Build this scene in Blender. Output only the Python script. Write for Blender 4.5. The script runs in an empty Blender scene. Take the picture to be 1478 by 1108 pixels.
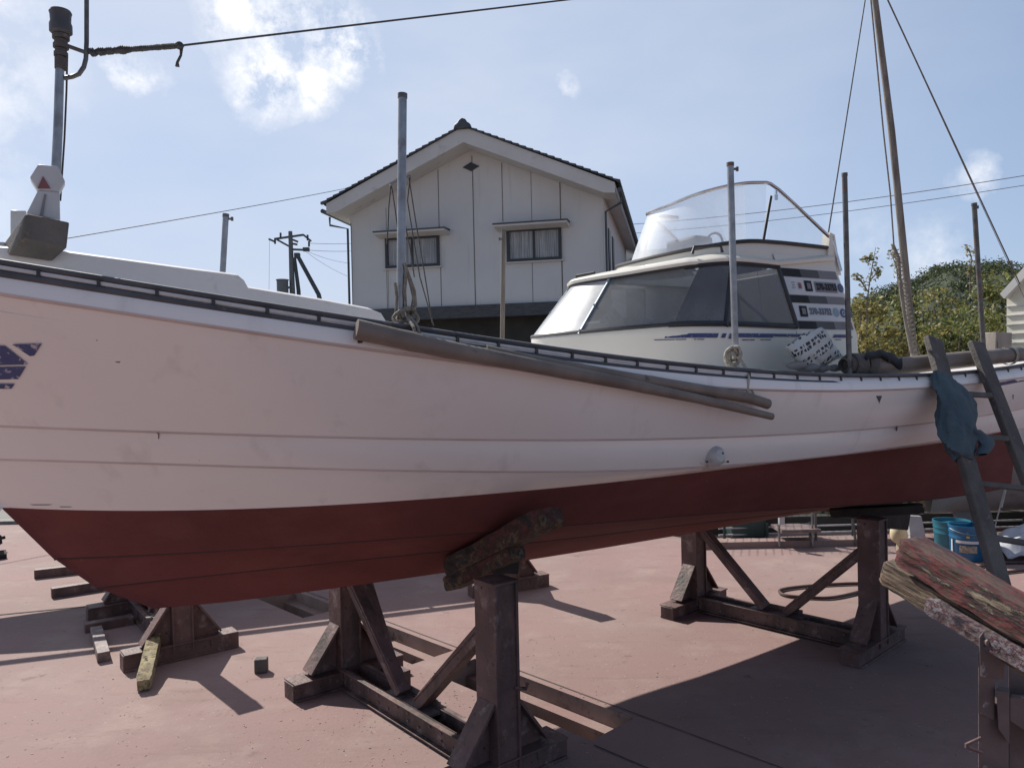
import bpy, bmesh, math, random
import numpy as np
from mathutils import Vector, Matrix, noise
R = math.radians; ZZ = Vector((0, 0, 1))
random.seed(7)
sc = bpy.context.scene
COL = sc.collection
# ------------------------------------------------------------ camera
CAMZ = 1.65
cam_d = bpy.data.cameras.new('camera')
cam = bpy.data.objects.new('camera', cam_d); COL.objects.link(cam)
cam_d.sensor_width = 36; cam_d.lens = 1110/1478*36
cam_d.clip_start = 0.05; cam_d.clip_end = 6000
CM = Matrix.Rotation(R(90-0.46), 4, 'X') @ Matrix.Rotation(R(-1.26), 4, 'Z')
cam.matrix_world = Matrix.Translation((0, 0, CAMZ)) @ CM
sc.camera = cam
CR = CM.to_3x3()
CO = Vector((0, 0, CAMZ))
# ------------------------------------------------------------ light
SUN_EL = R(42)
SUN_H = Vector((-0.66, 0.75)).normalized()
SUN_DIR = Vector((SUN_H.x*math.cos(SUN_EL), SUN_H.y*math.cos(SUN_EL), math.sin(SUN_EL)))
sl = bpy.data.lights.new('sun', 'SUN'); sl.energy = 5.0; sl.angle = R(0.53); sl.color = (1, 0.95, 0.87)
so = bpy.data.objects.new('sun', sl); COL.objects.link(so)
so.rotation_euler = SUN_DIR.to_track_quat('Z', 'Y').to_euler()
so.location = (-10, 12, 20)
sc.view_settings.view_transform = 'Standard'
sc.view_settings.look = 'None'
sc.view_settings.exposure = 0.30
sc.view_settings.gamma = 1

def ray(px, py):
    return (CR @ Vector(((px-739)/1110, -(py-554)/1110, -1))).normalized()
def onPlane(px, py, p0, n):
    d = ray(px, py); p0 = Vector(p0); n = Vector(n)
    return CO + d*((p0-CO).dot(n)/d.dot(n))
def atY(px, py, Y): return onPlane(px, py, (0, Y, 0), (0, 1, 0))
def atZ(px, py, z=0): return onPlane(px, py, (0, 0, z), (0, 0, 1))

# world
w = bpy.data.worlds.new('World'); sc.world = w; w.use_nodes = True
nt = w.node_tree; N = nt.nodes; L = nt.links
bg = N['Background']
sky = N.new('ShaderNodeTexSky'); sky.sky_type = 'NISHITA'; sky.sun_disc = False
sky.sun_elevation = SUN_EL; sky.sun_rotation = math.atan2(SUN_H.x, SUN_H.y)
sky.air_density = 1.0; sky.dust_density = 0.8; sky.ozone_density = 2.0
tc = N.new('ShaderNodeTexCoord')
nz = N.new('ShaderNodeTexNoise'); nz.inputs['Scale'].default_value = 13; nz.inputs['Detail'].default_value = 9; nz.inputs['Roughness'].default_value = 0.62
L.new(tc.outputs['Generated'], nz.inputs['Vector'])
def vm(op, a, b=None):
    n = N.new('ShaderNodeVectorMath'); n.operation = op
    for i, v in enumerate((a, b)):
        if v is None: continue
        if isinstance(v, (tuple, Vector)): n.inputs[i].default_value = tuple(v)
        else: L.new(v, n.inputs[i])
    return n
def mth(op, a, b=None, c=None, clamp=False):
    n = N.new('ShaderNodeMath'); n.operation = op; n.use_clamp = clamp
    for i, v in enumerate((a, b, c)):
        if v is None: continue
        if isinstance(v, (int, float)): n.inputs[i].default_value = v
        else: L.new(v, n.inputs[i])
    return n.outputs[0]
warp = vm('SCALE', vm('SUBTRACT', nz.outputs['Color'], (0.5, 0.5, 0.5)).outputs[0]); warp.inputs['Scale'].default_value = 0.085
pos = vm('ADD', tc.outputs['Generated'], warp.outputs[0]).outputs[0]
total = None
for (px, py, rad, st) in [(390, 55, 70, .8), (345, 15, 55, .9), (385, 108, 62, 1.0), (440, 118, 45, .9), (480, 55, 58, .9), (505, 80, 40, .9), (440, 20, 50, .6),
                          (185, 98, 30, .75), (225, 106, 22, .5), (822, 120, 15, .35), (1410, 258, 28, .4), (1340, 368, 50, .25),
                          (20, 30, 45, .3), (-10, 170, 80, .25), (1250, 350, 50, .15), (-150, 60, 160, .6), (-600, 300, 350, .6)]:
    dd = vm('DISTANCE', pos, ray(px, py)).outputs['Value']
    r_ = rad/1110
    g = mth('MULTIPLY', mth('SUBTRACT', 1.0, mth('DIVIDE', dd, r_*1.15), clamp=True), st*2.0)
    total = g if total is None else mth('MAXIMUM', total, g)
n2 = N.new('ShaderNodeTexNoise'); n2.inputs['Scale'].default_value = 15; n2.inputs['Detail'].default_value = 11; n2.inputs['Roughness'].default_value = 0.66; n2.inputs['Distortion'].default_value = .0
L.new(tc.outputs['Generated'], n2.inputs['Vector'])
cl = mth('MULTIPLY', total, mth('MULTIPLY_ADD', n2.outputs['Fac'], 5.0, -1.85, clamp=True), clamp=True)
# thin veil, thicker towards the sun side
n3 = N.new('ShaderNodeTexNoise'); n3.inputs['Scale'].default_value = 2.4; n3.inputs['Detail'].default_value = 7
mp = N.new('ShaderNodeMapping'); mp.inputs['Scale'].default_value = (1, 1, 2.6); L.new(tc.outputs['Generated'], mp.inputs['Vector']); L.new(mp.outputs[0], n3.inputs['Vector'])
dsun = vm('DOT_PRODUCT', tc.outputs['Generated'], SUN_DIR).outputs['Value']
veil = mth('MULTIPLY', mth('MULTIPLY_ADD', n3.outputs['Fac'], 1.5, -0.3, clamp=True), mth('MULTIPLY_ADD', dsun, 1.9, -0.45, clamp=True), clamp=True)
mx0 = N.new('ShaderNodeMixRGB'); mx0.inputs[2].default_value = (4.5, 5.8, 8.3, 1)
dfw = vm('DOT_PRODUCT', tc.outputs['Generated'], (-0.37, 0.92, 0.12)).outputs['Value']
sepz = N.new('ShaderNodeSeparateXYZ'); L.new(tc.outputs['Generated'], sepz.inputs[0])
hzn = mth('MULTIPLY', mth('POWER', mth('SUBTRACT', 1.0, sepz.outputs['Z'], clamp=True), 3.0), 0.50)
L.new(mth('ADD', mth('MULTIPLY_ADD', mth('MAXIMUM', dfw, 0.0), 0.50, 0.02), hzn, clamp=True), mx0.inputs[0])
L.new(sky.outputs[0], mx0.inputs[1])
mx1 = N.new('ShaderNodeMixRGB'); mx1.inputs[2].default_value = (6.9, 7.5, 8.7, 1)
L.new(veil, mx1.inputs[0]); L.new(mx0.outputs[0], mx1.inputs[1])
mx2 = N.new('ShaderNodeMixRGB'); mx2.inputs[2].default_value = (10.5, 10.6, 11.0, 1)
L.new(cl, mx2.inputs[0]); L.new(mx1.outputs[0], mx2.inputs[1])
L.new(mx2.outputs[0], bg.inputs[0]); bg.inputs[1].default_value = 0.084

# ------------------------------------------------------------ materials
MATS = {}
def mat(name, c1, c2=None, scale=4, rough=.6, metal=0, bump=.0, bscale=40, stretch=None, spots=None, spec=.5, alpha=1, contrast=(.35, .65), streak=None, coat=0, spotr=(.62, .68)):
    m = bpy.data.materials.new(name); m.use_nodes = True
    t = m.node_tree; n = t.nodes; l = t.links; p = n['Principled BSDF']
    p.inputs['Roughness'].default_value = rough; p.inputs['Metallic'].default_value = metal
    p.inputs['Specular IOR Level'].default_value = spec; p.inputs['Alpha'].default_value = alpha
    p.inputs['Coat Weight'].default_value = coat
    tc = n.new('ShaderNodeTexCoord'); v = tc.outputs['Object']
    if stretch:
        mp = n.new('ShaderNodeMapping'); mp.inputs['Scale'].default_value = stretch; l.new(v, mp.inputs['Vector']); v = mp.outputs[0]
    def nz(s, d=6, r=.55):
        k = n.new('ShaderNodeTexNoise'); k.inputs['Scale'].default_value = s; k.inputs['Detail'].default_value = d; k.inputs['Roughness'].default_value = r
        l.new(v, k.inputs['Vector']); return k.outputs['Fac']
    c2 = c2 or tuple(x*.85 for x in c1)
    cr = n.new('ShaderNodeValToRGB'); cr.color_ramp.elements[0].position = contrast[0]; cr.color_ramp.elements[1].position = contrast[1]
    cr.color_ramp.elements[0].color = (*c1, 1); cr.color_ramp.elements[1].color = (*c2, 1)
    l.new(nz(scale), cr.inputs[0]); out = cr.outputs[0]
    for sp in (spots or []):
        c3, s3, lo, hi = sp
        r3 = n.new('ShaderNodeValToRGB'); r3.color_ramp.elements[0].position = lo; r3.color_ramp.elements[1].position = hi
        l.new(nz(s3, 8, .65), r3.inputs[0])
        mx = n.new('ShaderNodeMixRGB'); mx.inputs[2].default_value = (*c3, 1); l.new(r3.outputs[0], mx.inputs[0]); l.new(out, mx.inputs[1]); out = mx.outputs[0]
    if streak:
        c3, s3, lo, hi, st3 = streak
        ms = n.new('ShaderNodeMapping'); ms.inputs['Scale'].default_value = st3; l.new(tc.outputs['Object'], ms.inputs['Vector'])
        k3 = n.new('ShaderNodeTexNoise'); k3.inputs['Scale'].default_value = s3; k3.inputs['Detail'].default_value = 7; k3.inputs['Roughness'].default_value = .6; l.new(ms.outputs[0], k3.inputs['Vector'])
        r3 = n.new('ShaderNodeValToRGB'); r3.color_ramp.elements[0].position = lo; r3.color_ramp.elements[1].position = hi; l.new(k3.outputs['Fac'], r3.inputs[0])
        mx = n.new('ShaderNodeMixRGB'); mx.inputs[2].default_value = (*c3, 1); l.new(r3.outputs[0], mx.inputs[0]); l.new(out, mx.inputs[1]); out = mx.outputs[0]
    l.new(out, p.inputs['Base Color'])
    if bump:
        b = n.new('ShaderNodeBump'); b.inputs['Strength'].default_value = bump; b.inputs['Distance'].default_value = .01
        l.new(nz(bscale, 8), b.inputs['Height']); l.new(b.outputs[0], p.inputs['Normal'])
    MATS[name] = m; return m
def ramp_mat(name, cols, scale, stretch, rough=.85, bump=.6, bscale=60):
    m = bpy.data.materials.new(name); m.use_nodes = True
    t = m.node_tree; n = t.nodes; l = t.links; p = n['Principled BSDF']; p.inputs['Roughness'].default_value = rough
    tc = n.new('ShaderNodeTexCoord'); mp = n.new('ShaderNodeMapping'); mp.inputs['Scale'].default_value = stretch
    l.new(tc.outputs['Object'], mp.inputs['Vector'])
    k = n.new('ShaderNodeTexNoise'); k.inputs['Scale'].default_value = scale; k.inputs['Detail'].default_value = 9; k.inputs['Roughness'].default_value = .7
    l.new(mp.outputs[0], k.inputs['Vector'])
    cr = n.new('ShaderNodeValToRGB'); e = cr.color_ramp.elements; cr.color_ramp.interpolation = 'CONSTANT'
    lo, hi = .36, .64
    for i, c in enumerate(cols):
        q = lo+(hi-lo)*i/len(cols) if i else 0
        el = e[0] if i == 0 else (e[1] if i == 1 else e.new(q)); el.position = q; el.color = (*c, 1)
    l.new(k.outputs['Fac'], cr.inputs[0])
    k2 = n.new('ShaderNodeTexNoise'); k2.inputs['Scale'].default_value = bscale; k2.inputs['Detail'].default_value = 6
    l.new(mp.outputs[0], k2.inputs['Vector'])
    hs = n.new('ShaderNodeMixRGB'); hs.blend_type = 'MULTIPLY'; hs.inputs[0].default_value = .7
    l.new(cr.outputs[0], hs.inputs[1])
    c2 = n.new('ShaderNodeValToRGB'); c2.color_ramp.elements[0].position = .35; c2.color_ramp.elements[0].color = (.25, .22, .2, 1); c2.color_ramp.elements[1].position = .6
    l.new(k2.outputs['Fac'], c2.inputs[0]); l.new(c2.outputs[0], hs.inputs[2]); l.new(hs.outputs[0], p.inputs['Base Color'])
    ad = n.new('ShaderNodeMath'); ad.operation = 'ADD'; l.new(k2.outputs['Fac'], ad.inputs[0]); l.new(k.outputs['Fac'], ad.inputs[1])
    b = n.new('ShaderNodeBump'); b.inputs['Strength'].default_value = bump; b.inputs['Distance'].default_value = .015
    l.new(ad.outputs[0], b.inputs['Height']); l.new(b.outputs[0], p.inputs['Normal'])
    MATS[name] = m; return m

mat('hull_white', (.82, .78, .755), (.77, .73, .705), 1.3, .30, bump=.10, bscale=2.5, streak=((.60, .555, .53), 5, .58, .85, (1.6, 1.6, .16)), spots=[((.64, .60, .58), 3.0, .60, .9), ((.30, .24, .22), 30, .735, .75)], coat=.2)
mat('lap_shadow', (.62, .55, .54), (.50, .42, .40), 3, .6)  # darker lip faces: paints the shadow line under each hull lap
mat('lap_shadow_red', (.045, .018, .018), (.06, .022, .02), 5, .8)  # same painted shadow line for the laps of the red bottom
mat('hull_red', (.175, .052, .046), (.13, .041, .038), 2.0, .8, bump=.2, bscale=60, streak=((.185, .07, .06), 5, .50, .95, (.6, .6, 1.5)), spots=[((.12, .036, .034), 3, .45, .85), ((.24, .14, .12), 26, .70, .73)], spec=.2)
mat('gel_cream', (.74, .70, .62), (.68, .64, .56), 2, .32, spots=[((.45, .40, .32), 7, .66, .85)])
mat('deck_white', (.60, .575, .57), (.54, .52, .51), 3, .45, spots=[((.4, .37, .33), 9, .62, .8)])
mat('rubber', (.09, .09, .10), (.055, .055, .06), 8, .55, bump=.15, bscale=50, spots=[((.22, .21, .21), 20, .62, .75)])
mat('rail_strip', (.70, .68, .66), (.55, .53, .52), 10, .5)
mat('dark_trim', (.02, .02, .022), (.035, .035, .04), 8, .45)
mat('galv', (.33, .34, .36), (.22, .22, .23), 20, .42, .75, bump=.05, spots=[((.20, .13, .09), 14, .62, .75)])
mat('galv_dark', (.16, .155, .155), (.10, .095, .09), 25, .5, .6, spots=[((.20, .10, .06), 18, .56, .7)])
mat('stainless', (.62, .62, .64), (.5, .5, .52), 20, .22, 1)
mat('steel_paint', (.155, .088, .08), (.10, .058, .054), 9, .62, bump=.5, bscale=45, streak=((.055, .035, .03), 7, .5, .66, (1, 1, .25)), spots=[((.27, .20, .185), 11, .56, .70), ((.13, .05, .025), 17, .60, .66), ((.03, .018, .015), 30, .62, .68)])
mat('steel_bare', (.20, .145, .135), (.12, .08, .075), 9, .65, bump=.3, bscale=60, spots=[((.3, .25, .24), 12, .55, .7), ((.06, .03, .02), 30, .6, .7)])
mat('bamboo', (.21, .17, .145), (.14, .11, .092), 5, .6, bump=.2, stretch=(1, 1, 1), spots=[((.07, .055, .045), 16, .62, .7)])
mat('bark_wood', (.12, .107, .098), (.07, .062, .057), 6, .8, bump=.4, bscale=60, spots=[((.2, .15, .12), 18, .6, .7)])
mat('bark_wood_light', (.36, .31, .26), (.27, .23, .19), 10, .8, bump=.3, stretch=(1, 1, .2), spots=[((.1, .08, .06), 20, .62, .7)])
mat('mast_wood', (.23, .20, .17), (.13, .11, .095), 6, .75, bump=.3, stretch=(6, 6, .6), spots=[((.12, .08, .06), 10, .58, .72)])
mat('concrete_block', (.24, .225, .21), (.17, .155, .145), 10, .85, bump=.5, bscale=40, spots=[((.09, .08, .075), 20, .6, .7)])
mat('rope', (.26, .235, .20), (.15, .13, .11), 60, .9, bump=.6, bscale=120)
mat('rope_pale', (.50, .46, .38), (.3, .27, .22), 60, .9, bump=.6, bscale=120)
mat('rope_dark', (.09, .085, .085), (.05, .05, .05), 60, .9)
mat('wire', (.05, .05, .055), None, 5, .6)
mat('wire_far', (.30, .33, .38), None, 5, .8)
mat('house_wall', (.58, .58, .57), (.54, .54, .53), .8, .75, bump=.05, bscale=20, streak=((.42, .41, .39), 3, .58, .85, (2, 2, .15)))
mat('shed_wall', (.72, .69, .58), (.62, .59, .49), 2, .8, spots=[((.4, .37, .3), 6, .6, .8)])
mat('house_white', (.58, .57, .55), (.52, .51, .49), 1, .7, spots=[((.35, .34, .32), 3, .6, .8)])
mat('soffit', (.42, .37, .31), (.36, .32, .27), 2, .8)
mat('tile', (.065, .07, .08), (.035, .04, .045), 5, .45, bump=.3, bscale=20)
mat('band', (.045, .045, .05), (.08, .08, .085), 6, .7, bump=.6, bscale=8, stretch=(1, 1, 4))
mat('dark_wall', (.028, .026, .024), (.045, .042, .036), 2, .8)
mat('shutter', (.085, .082, .066), (.06, .06, .05), 2, .6)
mat('frame_dark', (.03, .032, .035), None, 5, .45)
mat('pane', (.07, .08, .095), (.10, .11, .13), 3, .08, spec=.7)
mat('seam', (.12, .105, .09), (.2, .18, .16), 3, .8)
mat('curtain', (.62, .63, .64), (.24, .25, .27), 3, .8, stretch=(18, 18, .4))
mat('pole_conc', (.16, .165, .17), (.12, .125, .13), 3, .8)
mat('pole_dark', (.07, .085, .09), (.05, .06, .07), 3, .7)
mat('decal_dark', (.02, .02, .025), (.035, .035, .04), 2, .6, spec=.15)
mat('decal_fade', (.19, .185, .20), (.24, .235, .245), 2, .6, spec=.2)
mat('decal_mid', (.085, .085, .09), (.11, .11, .115), 2, .6, spec=.2)
mat('decal_pale', (.62, .61, .62), (.55, .55, .56), 2, .4)
mat('decal_text', (.17, .18, .22), (.10, .105, .14), 40, .4)
mat('decal_red', (.30, .08, .06), None, 40, .4)
mat('decal_blue', (.028, .042, .13), (.045, .06, .17), 40, .5, spots=[((.5, .49, .52), 38, .60, .63)])
mat('decal_pblue', (.09, .13, .26), (.06, .08, .18), 40, .4)
mat('seal_grey', (.26, .34, .40), None, 40, .4)
mat('navy', (.028, .045, .15), (.04, .062, .19), 30, .5, spots=[((.42, .38, .42), 30, .56, .59)])
mat('cloth_black', (.012, .013, .018), (.03, .03, .035), 10, .9, bump=.3)
mat('cloth_teal', (.075, .11, .13), (.045, .07, .09), 5, .9, bump=.9, bscale=25, spots=[((.10, .15, .18), 6, .56, .75)])
mat('white_plastic', (.50, .50, .51), (.40, .40, .41), 6, .4, spots=[((.3, .28, .26), 12, .62, .75)])
mat('sign_red', (.22, .07, .07), (.17, .06, .06), 20, .5)
mat('asphalt_far', (.20, .19, .17), (.15, .14, .13), 1, .9)
mat('pail_blue', (.02, .13, .27), (.015, .10, .21), 10, .35, spots=[((.2, .3, .35), 30, .62, .68)])
mat('pail_teal', (.02, .16, .22), (.02, .11, .16), 10, .4)
mat('pail_label', (.42, .36, .28), (.16, .12, .10), 50, .5)
mat('yellow_mark', (.5, .42, .05), None, 50, .5)
mat('grey_hull', (.24, .22, .215), (.17, .155, .15), 3, .6, bump=.2, spots=[((.12, .10, .10), 6, .58, .72)])
mat('white_hull2', (.55, .54, .52), (.45, .44, .43), 3, .5)
mat('green_trim', (.03, .06, .055), None, 3, .5)
mat('hose', (.055, .022, .02), (.08, .04, .035), 20, .5)
mat('buoy', (.62, .55, .36), (.5, .42, .27), 10, .6, spots=[((.2, .15, .1), 12, .6, .7)])
mat('dark_log', (.028, .022, .02), (.05, .04, .035), 8, .9, bump=.8, bscale=25)
mat('rust_bracket', (.15, .105, .10), (.10, .072, .07), 12, .7, bump=.3, spots=[((.4, .38, .4), 14, .6, .68)])
mat('pebble', (.45, .36, .30), (.12, .09, .08), 40, .9, bump=.4)
mat('pit_wall', (.36, .26, .22), (.26, .19, .16), 4, .9, bump=.4, spots=[((.07, .05, .045), 9, .55, .7)])
mat('joint', (.05, .035, .032), (.09, .065, .06), 10, .9)
mat('sea_far', (.32, .36, .38), (.26, .3, .33), 2, .3)
mat('tarp_white', (.55, .55, .58), (.4, .4, .44), 8, .8, bump=.3)
mat('hill', (.03, .045, .022), (.05, .06, .028), .09, .95, bump=1.0, bscale=.8, spots=[((.025, .035, .025), .35, .5, .62)])
mat('trunk', (.14, .11, .085), (.09, .07, .055), 10, .9, bump=.5)
mat('net', (.30, .22, .10), (.14, .10, .05), 8, .9, bump=.6, bscale=30, spots=[((.05, .04, .03), 12, .55, .65)])
mat('dirt_bank', (.20, .17, .09), (.12, .10, .05), 3, .9, bump=.6)
ramp_mat('peel_red', [(.03, .022, .03), (.10, .028, .028), (.09, .06, .045), (.13, .03, .032), (.04, .026, .025), (.21, .17, .12)], 3.0, (.8, 3.6, 3.6), bscale=22)
ramp_mat('peel_tan', [(.04, .03, .028), (.20, .145, .095), (.10, .07, .05), (.18, .115, .08), (.23, .18, .115)], 3.2, (.5, 5, 5), bscale=22)
ramp_mat('peel_grey', [(.035, .03, .05), (.12, .06, .065), (.15, .13, .14), (.08, .03, .04), (.17, .155, .17)], 14, (1, 1.4, 1.4), bscale=30)
ramp_mat('peel_pad', [(.02, .018, .018), (.06, .04, .03), (.03, .032, .035), (.13, .08, .04), (.05, .03, .025), (.11, .03, .025), (.03, .025, .025)], 4.5, (1, 1.4, 1.4), bscale=20)
ramp_mat('peel_yellow', [(.05, .04, .03), (.36, .29, .12), (.34, .29, .2), (.30, .23, .10), (.16, .12, .08)], 16, (1, 1, 1), bscale=30)

# patterned bag
def pattern_mat():
    m = bpy.data.materials.new('bag_print'); m.use_nodes = True; t = m.node_tree; n = t.nodes; l = t.links; p = n['Principled BSDF']; p.inputs['Roughness'].default_value = .7
    tc = n.new('ShaderNodeTexCoord'); mp = n.new('ShaderNodeMapping'); mp.inputs['Rotation'].default_value = (0, R(28), R(30)); mp.inputs['Scale'].default_value = (34, 34, 34)
    l.new(tc.outputs['Object'], mp.inputs['Vector'])
    sx = n.new('ShaderNodeSeparateXYZ'); l.new(mp.outputs[0], sx.inputs[0])
    k = n.new('ShaderNodeTexVoronoi'); k.inputs['Scale'].default_value = 1.3; k.inputs['Randomness'].default_value = .45; k.distance = 'CHEBYCHEV'; l.new(mp.outputs[0], k.inputs['Vector'])
    r = n.new('ShaderNodeMath'); r.operation = 'LESS_THAN'; r.inputs[1].default_value = .36; l.new(k.outputs['Distance'], r.inputs[0])
    r2 = n.new('ShaderNodeMath'); r2.operation = 'PINGPONG'; r2.inputs[1].default_value = 1.1; l.new(sx.outputs['Z'], r2.inputs[0])
    r3 = n.new('ShaderNodeMath'); r3.operation = 'GREATER_THAN'; r3.inputs[1].default_value = .45; l.new(r2.outputs[0], r3.inputs[0])
    mu = n.new('ShaderNodeMath'); mu.operation = 'MULTIPLY'; l.new(r.outputs[0], mu.inputs[0]); l.new(r3.outputs[0], mu.inputs[1])
    mx = n.new('ShaderNodeMixRGB'); mx.inputs[1].default_value = (.52, .52, .50, 1); mx.inputs[2].default_value = (.03, .035, .05, 1)
    l.new(mu.outputs[0], mx.inputs[0]); l.new(mx.outputs[0], p.inputs['Base Color']); MATS['bag_print'] = m
pattern_mat()
def glass_mat(name, col, alpha, rough, spec=.6, nscale=3, nmin=.7, nmax=1.2):
    m = bpy.data.materials.new(name); m.use_nodes = True; t = m.node_tree; n = t.nodes; l = t.links; p = n['Principled BSDF']
    p.inputs['Base Color'].default_value = (*col, 1); p.inputs['Roughness'].default_value = rough; p.inputs['Specular IOR Level'].default_value = spec
    tc = n.new('ShaderNodeTexCoord'); k = n.new('ShaderNodeTexNoise'); k.inputs['Scale'].default_value = nscale; k.inputs['Detail'].default_value = 7; k.inputs['Roughness'].default_value = .6
    l.new(tc.outputs['Object'], k.inputs['Vector'])
    mr = n.new('ShaderNodeMapRange'); mr.inputs[1].default_value = .35; mr.inputs[2].default_value = .65; mr.inputs[3].default_value = alpha*nmin; mr.inputs[4].default_value = min(1, alpha*nmax)
    l.new(k.outputs['Fac'], mr.inputs[0]); l.new(mr.outputs[0], p.inputs['Alpha'])
    MATS[name] = m
glass_mat('cabin_glass', (.19, .19, .195), .66, .12)
glass_mat('cabin_film', (.80, .81, .84), .85, .3)
glass_mat('screen_clear', (.7, .74, .8), .17, .05)
glass_mat('screen_front', (.80, .84, .9), .60, .28)
for nm_ in ('screen_front', 'cabin_film'):
    t = MATS[nm_].node_tree; p = t.nodes['Principled BSDF']; tr = t.nodes.new('ShaderNodeBsdfTranslucent'); tr.inputs[0].default_value = (.85, .88, .95, 1)
    mx = t.nodes.new('ShaderNodeMixShader'); mx.inputs[0].default_value = .3; t.links.new(p.outputs[0], mx.inputs[1]); t.links.new(tr.outputs[0], mx.inputs[2]); t.links.new(mx.outputs[0], t.nodes['Material Output'].inputs[0])

def ground_mat():
    m = bpy.data.materials.new('red_concrete'); m.use_nodes = True; t = m.node_tree; n = t.nodes; l = t.links; p = n['Principled BSDF']
    p.inputs['Roughness'].default_value = .85; p.inputs['Specular IOR Level'].default_value = .25
    tc = n.new('ShaderNodeTexCoord'); v = tc.outputs['Object']
    def nz(s, d=8, r=.6, vec=None):
        k = n.new('ShaderNodeTexNoise'); k.inputs['Scale'].default_value = s; k.inputs['Detail'].default_value = d; k.inputs['Roughness'].default_value = r; l.new(vec or v, k.inputs['Vector']); return k.outputs['Fac']
    def ramp(f, a, b, ca=(0, 0, 0), cb=(1, 1, 1)):
        c = n.new('ShaderNodeValToRGB'); c.color_ramp.elements[0].position = a; c.color_ramp.elements[1].position = b; c.color_ramp.elements[0].color = (*ca, 1); c.color_ramp.elements[1].color = (*cb, 1); l.new(f, c.inputs[0]); return c.outputs[0]
    def mix(f, a, cb, k=1.0):
        x = n.new('ShaderNodeMixRGB'); x.inputs[2].default_value = (*cb, 1)
        if k != 1:
            q = n.new('ShaderNodeMath'); q.operation = 'MULTIPLY'; q.inputs[1].default_value = k; l.new(f, q.inputs[0]); f = q.outputs[0]
        l.new(f, x.inputs[0]); l.new(a, x.inputs[1]); return x.outputs[0]
    mp = n.new('ShaderNodeMapping'); mp.inputs['Rotation'].default_value = (0, 0, R(-10)); mp.inputs['Scale'].default_value = (1, 4.5, 1); l.new(v, mp.inputs['Vector'])
    base = ramp(nz(1.1), .35, .68, (.28, .182, .170), (.22, .148, .138))
    base = mix(ramp(nz(.55, 9, .6), .44, .60), base, (.285, .208, .188), .7)
    base = mix(ramp(nz(2.2, 9, .65), .50, .72), base, (.325, .24, .215), .75)
    base = mix(ramp(nz(.9, 10, .7), .55, .70), base, (.20, .14, .12), .6)
    base = mix(ramp(nz(1.7, 9, .7, mp.outputs[0]), .56, .72), base, (.19, .125, .105), .7)
    base = mix(ramp(nz(4.5, 9, .7), .62, .70), base, (.13, .075, .06), .7)
    base = mix(ramp(nz(11, 10, .75), .60, .66), base, (.17, .115, .10), .6)
    base = mix(ramp(nz(6.5, 10, .75), .64, .70), base, (.50, .43, .39), .5)
    base = mix(ramp(nz(45, 4), .66, .72), base, (.5, .43, .38), .6)
    base = mix(ramp(nz(60, 4), .68, .72), base, (.12, .08, .07), .6)
    l.new(base, p.inputs['Base Color'])
    b = n.new('ShaderNodeBump'); b.inputs['Strength'].default_value = .35; b.inputs['Distance'].default_value = .006; l.new(nz(55), b.inputs['Height']); l.new(b.outputs[0], p.inputs['Normal'])
    MATS['red_concrete'] = m
ground_mat()
def leaf_mat(name, ca, cb):
    m = bpy.data.materials.new(name); m.use_nodes = True; t = m.node_tree; n = t.nodes; l = t.links; p = n['Principled BSDF']; p.inputs['Roughness'].default_value = .55
    tc = n.new('ShaderNodeTexCoord'); k = n.new('ShaderNodeTexNoise'); k.inputs['Scale'].default_value = 2.2; k.inputs['Detail'].default_value = 8; l.new(tc.outputs['Object'], k.inputs['Vector'])
    cr = n.new('ShaderNodeValToRGB'); cr.color_ramp.elements[0].position = .36; cr.color_ramp.elements[1].position = .64; cr.color_ramp.elements[0].color = (*ca, 1); cr.color_ramp.elements[1].color = (*cb, 1)
    l.new(k.outputs['Fac'], cr.inputs[0]); l.new(cr.outputs[0], p.inputs['Base Color'])
    tr = n.new('ShaderNodeBsdfTranslucent'); l.new(cr.outputs[0], tr.inputs[0]); mx = n.new('ShaderNodeMixShader'); mx.inputs[0].default_value = .45
    o = n['Material Output']; l.new(p.outputs[0], mx.inputs[1]); l.new(tr.outputs[0], mx.inputs[2]); l.new(mx.outputs[0], o.inputs[0]); MATS[name] = m
leaf_mat('leaf_a', (.15, .155, .05), (.25, .23, .075))
leaf_mat('leaf_b', (.055, .085, .028), (.13, .15, .045))
leaf_mat('leaf_c', (.20, .17, .06), (.27, .22, .08))
leaf_mat('leaf_d', (.028, .042, .022), (.05, .062, .03))

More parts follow.
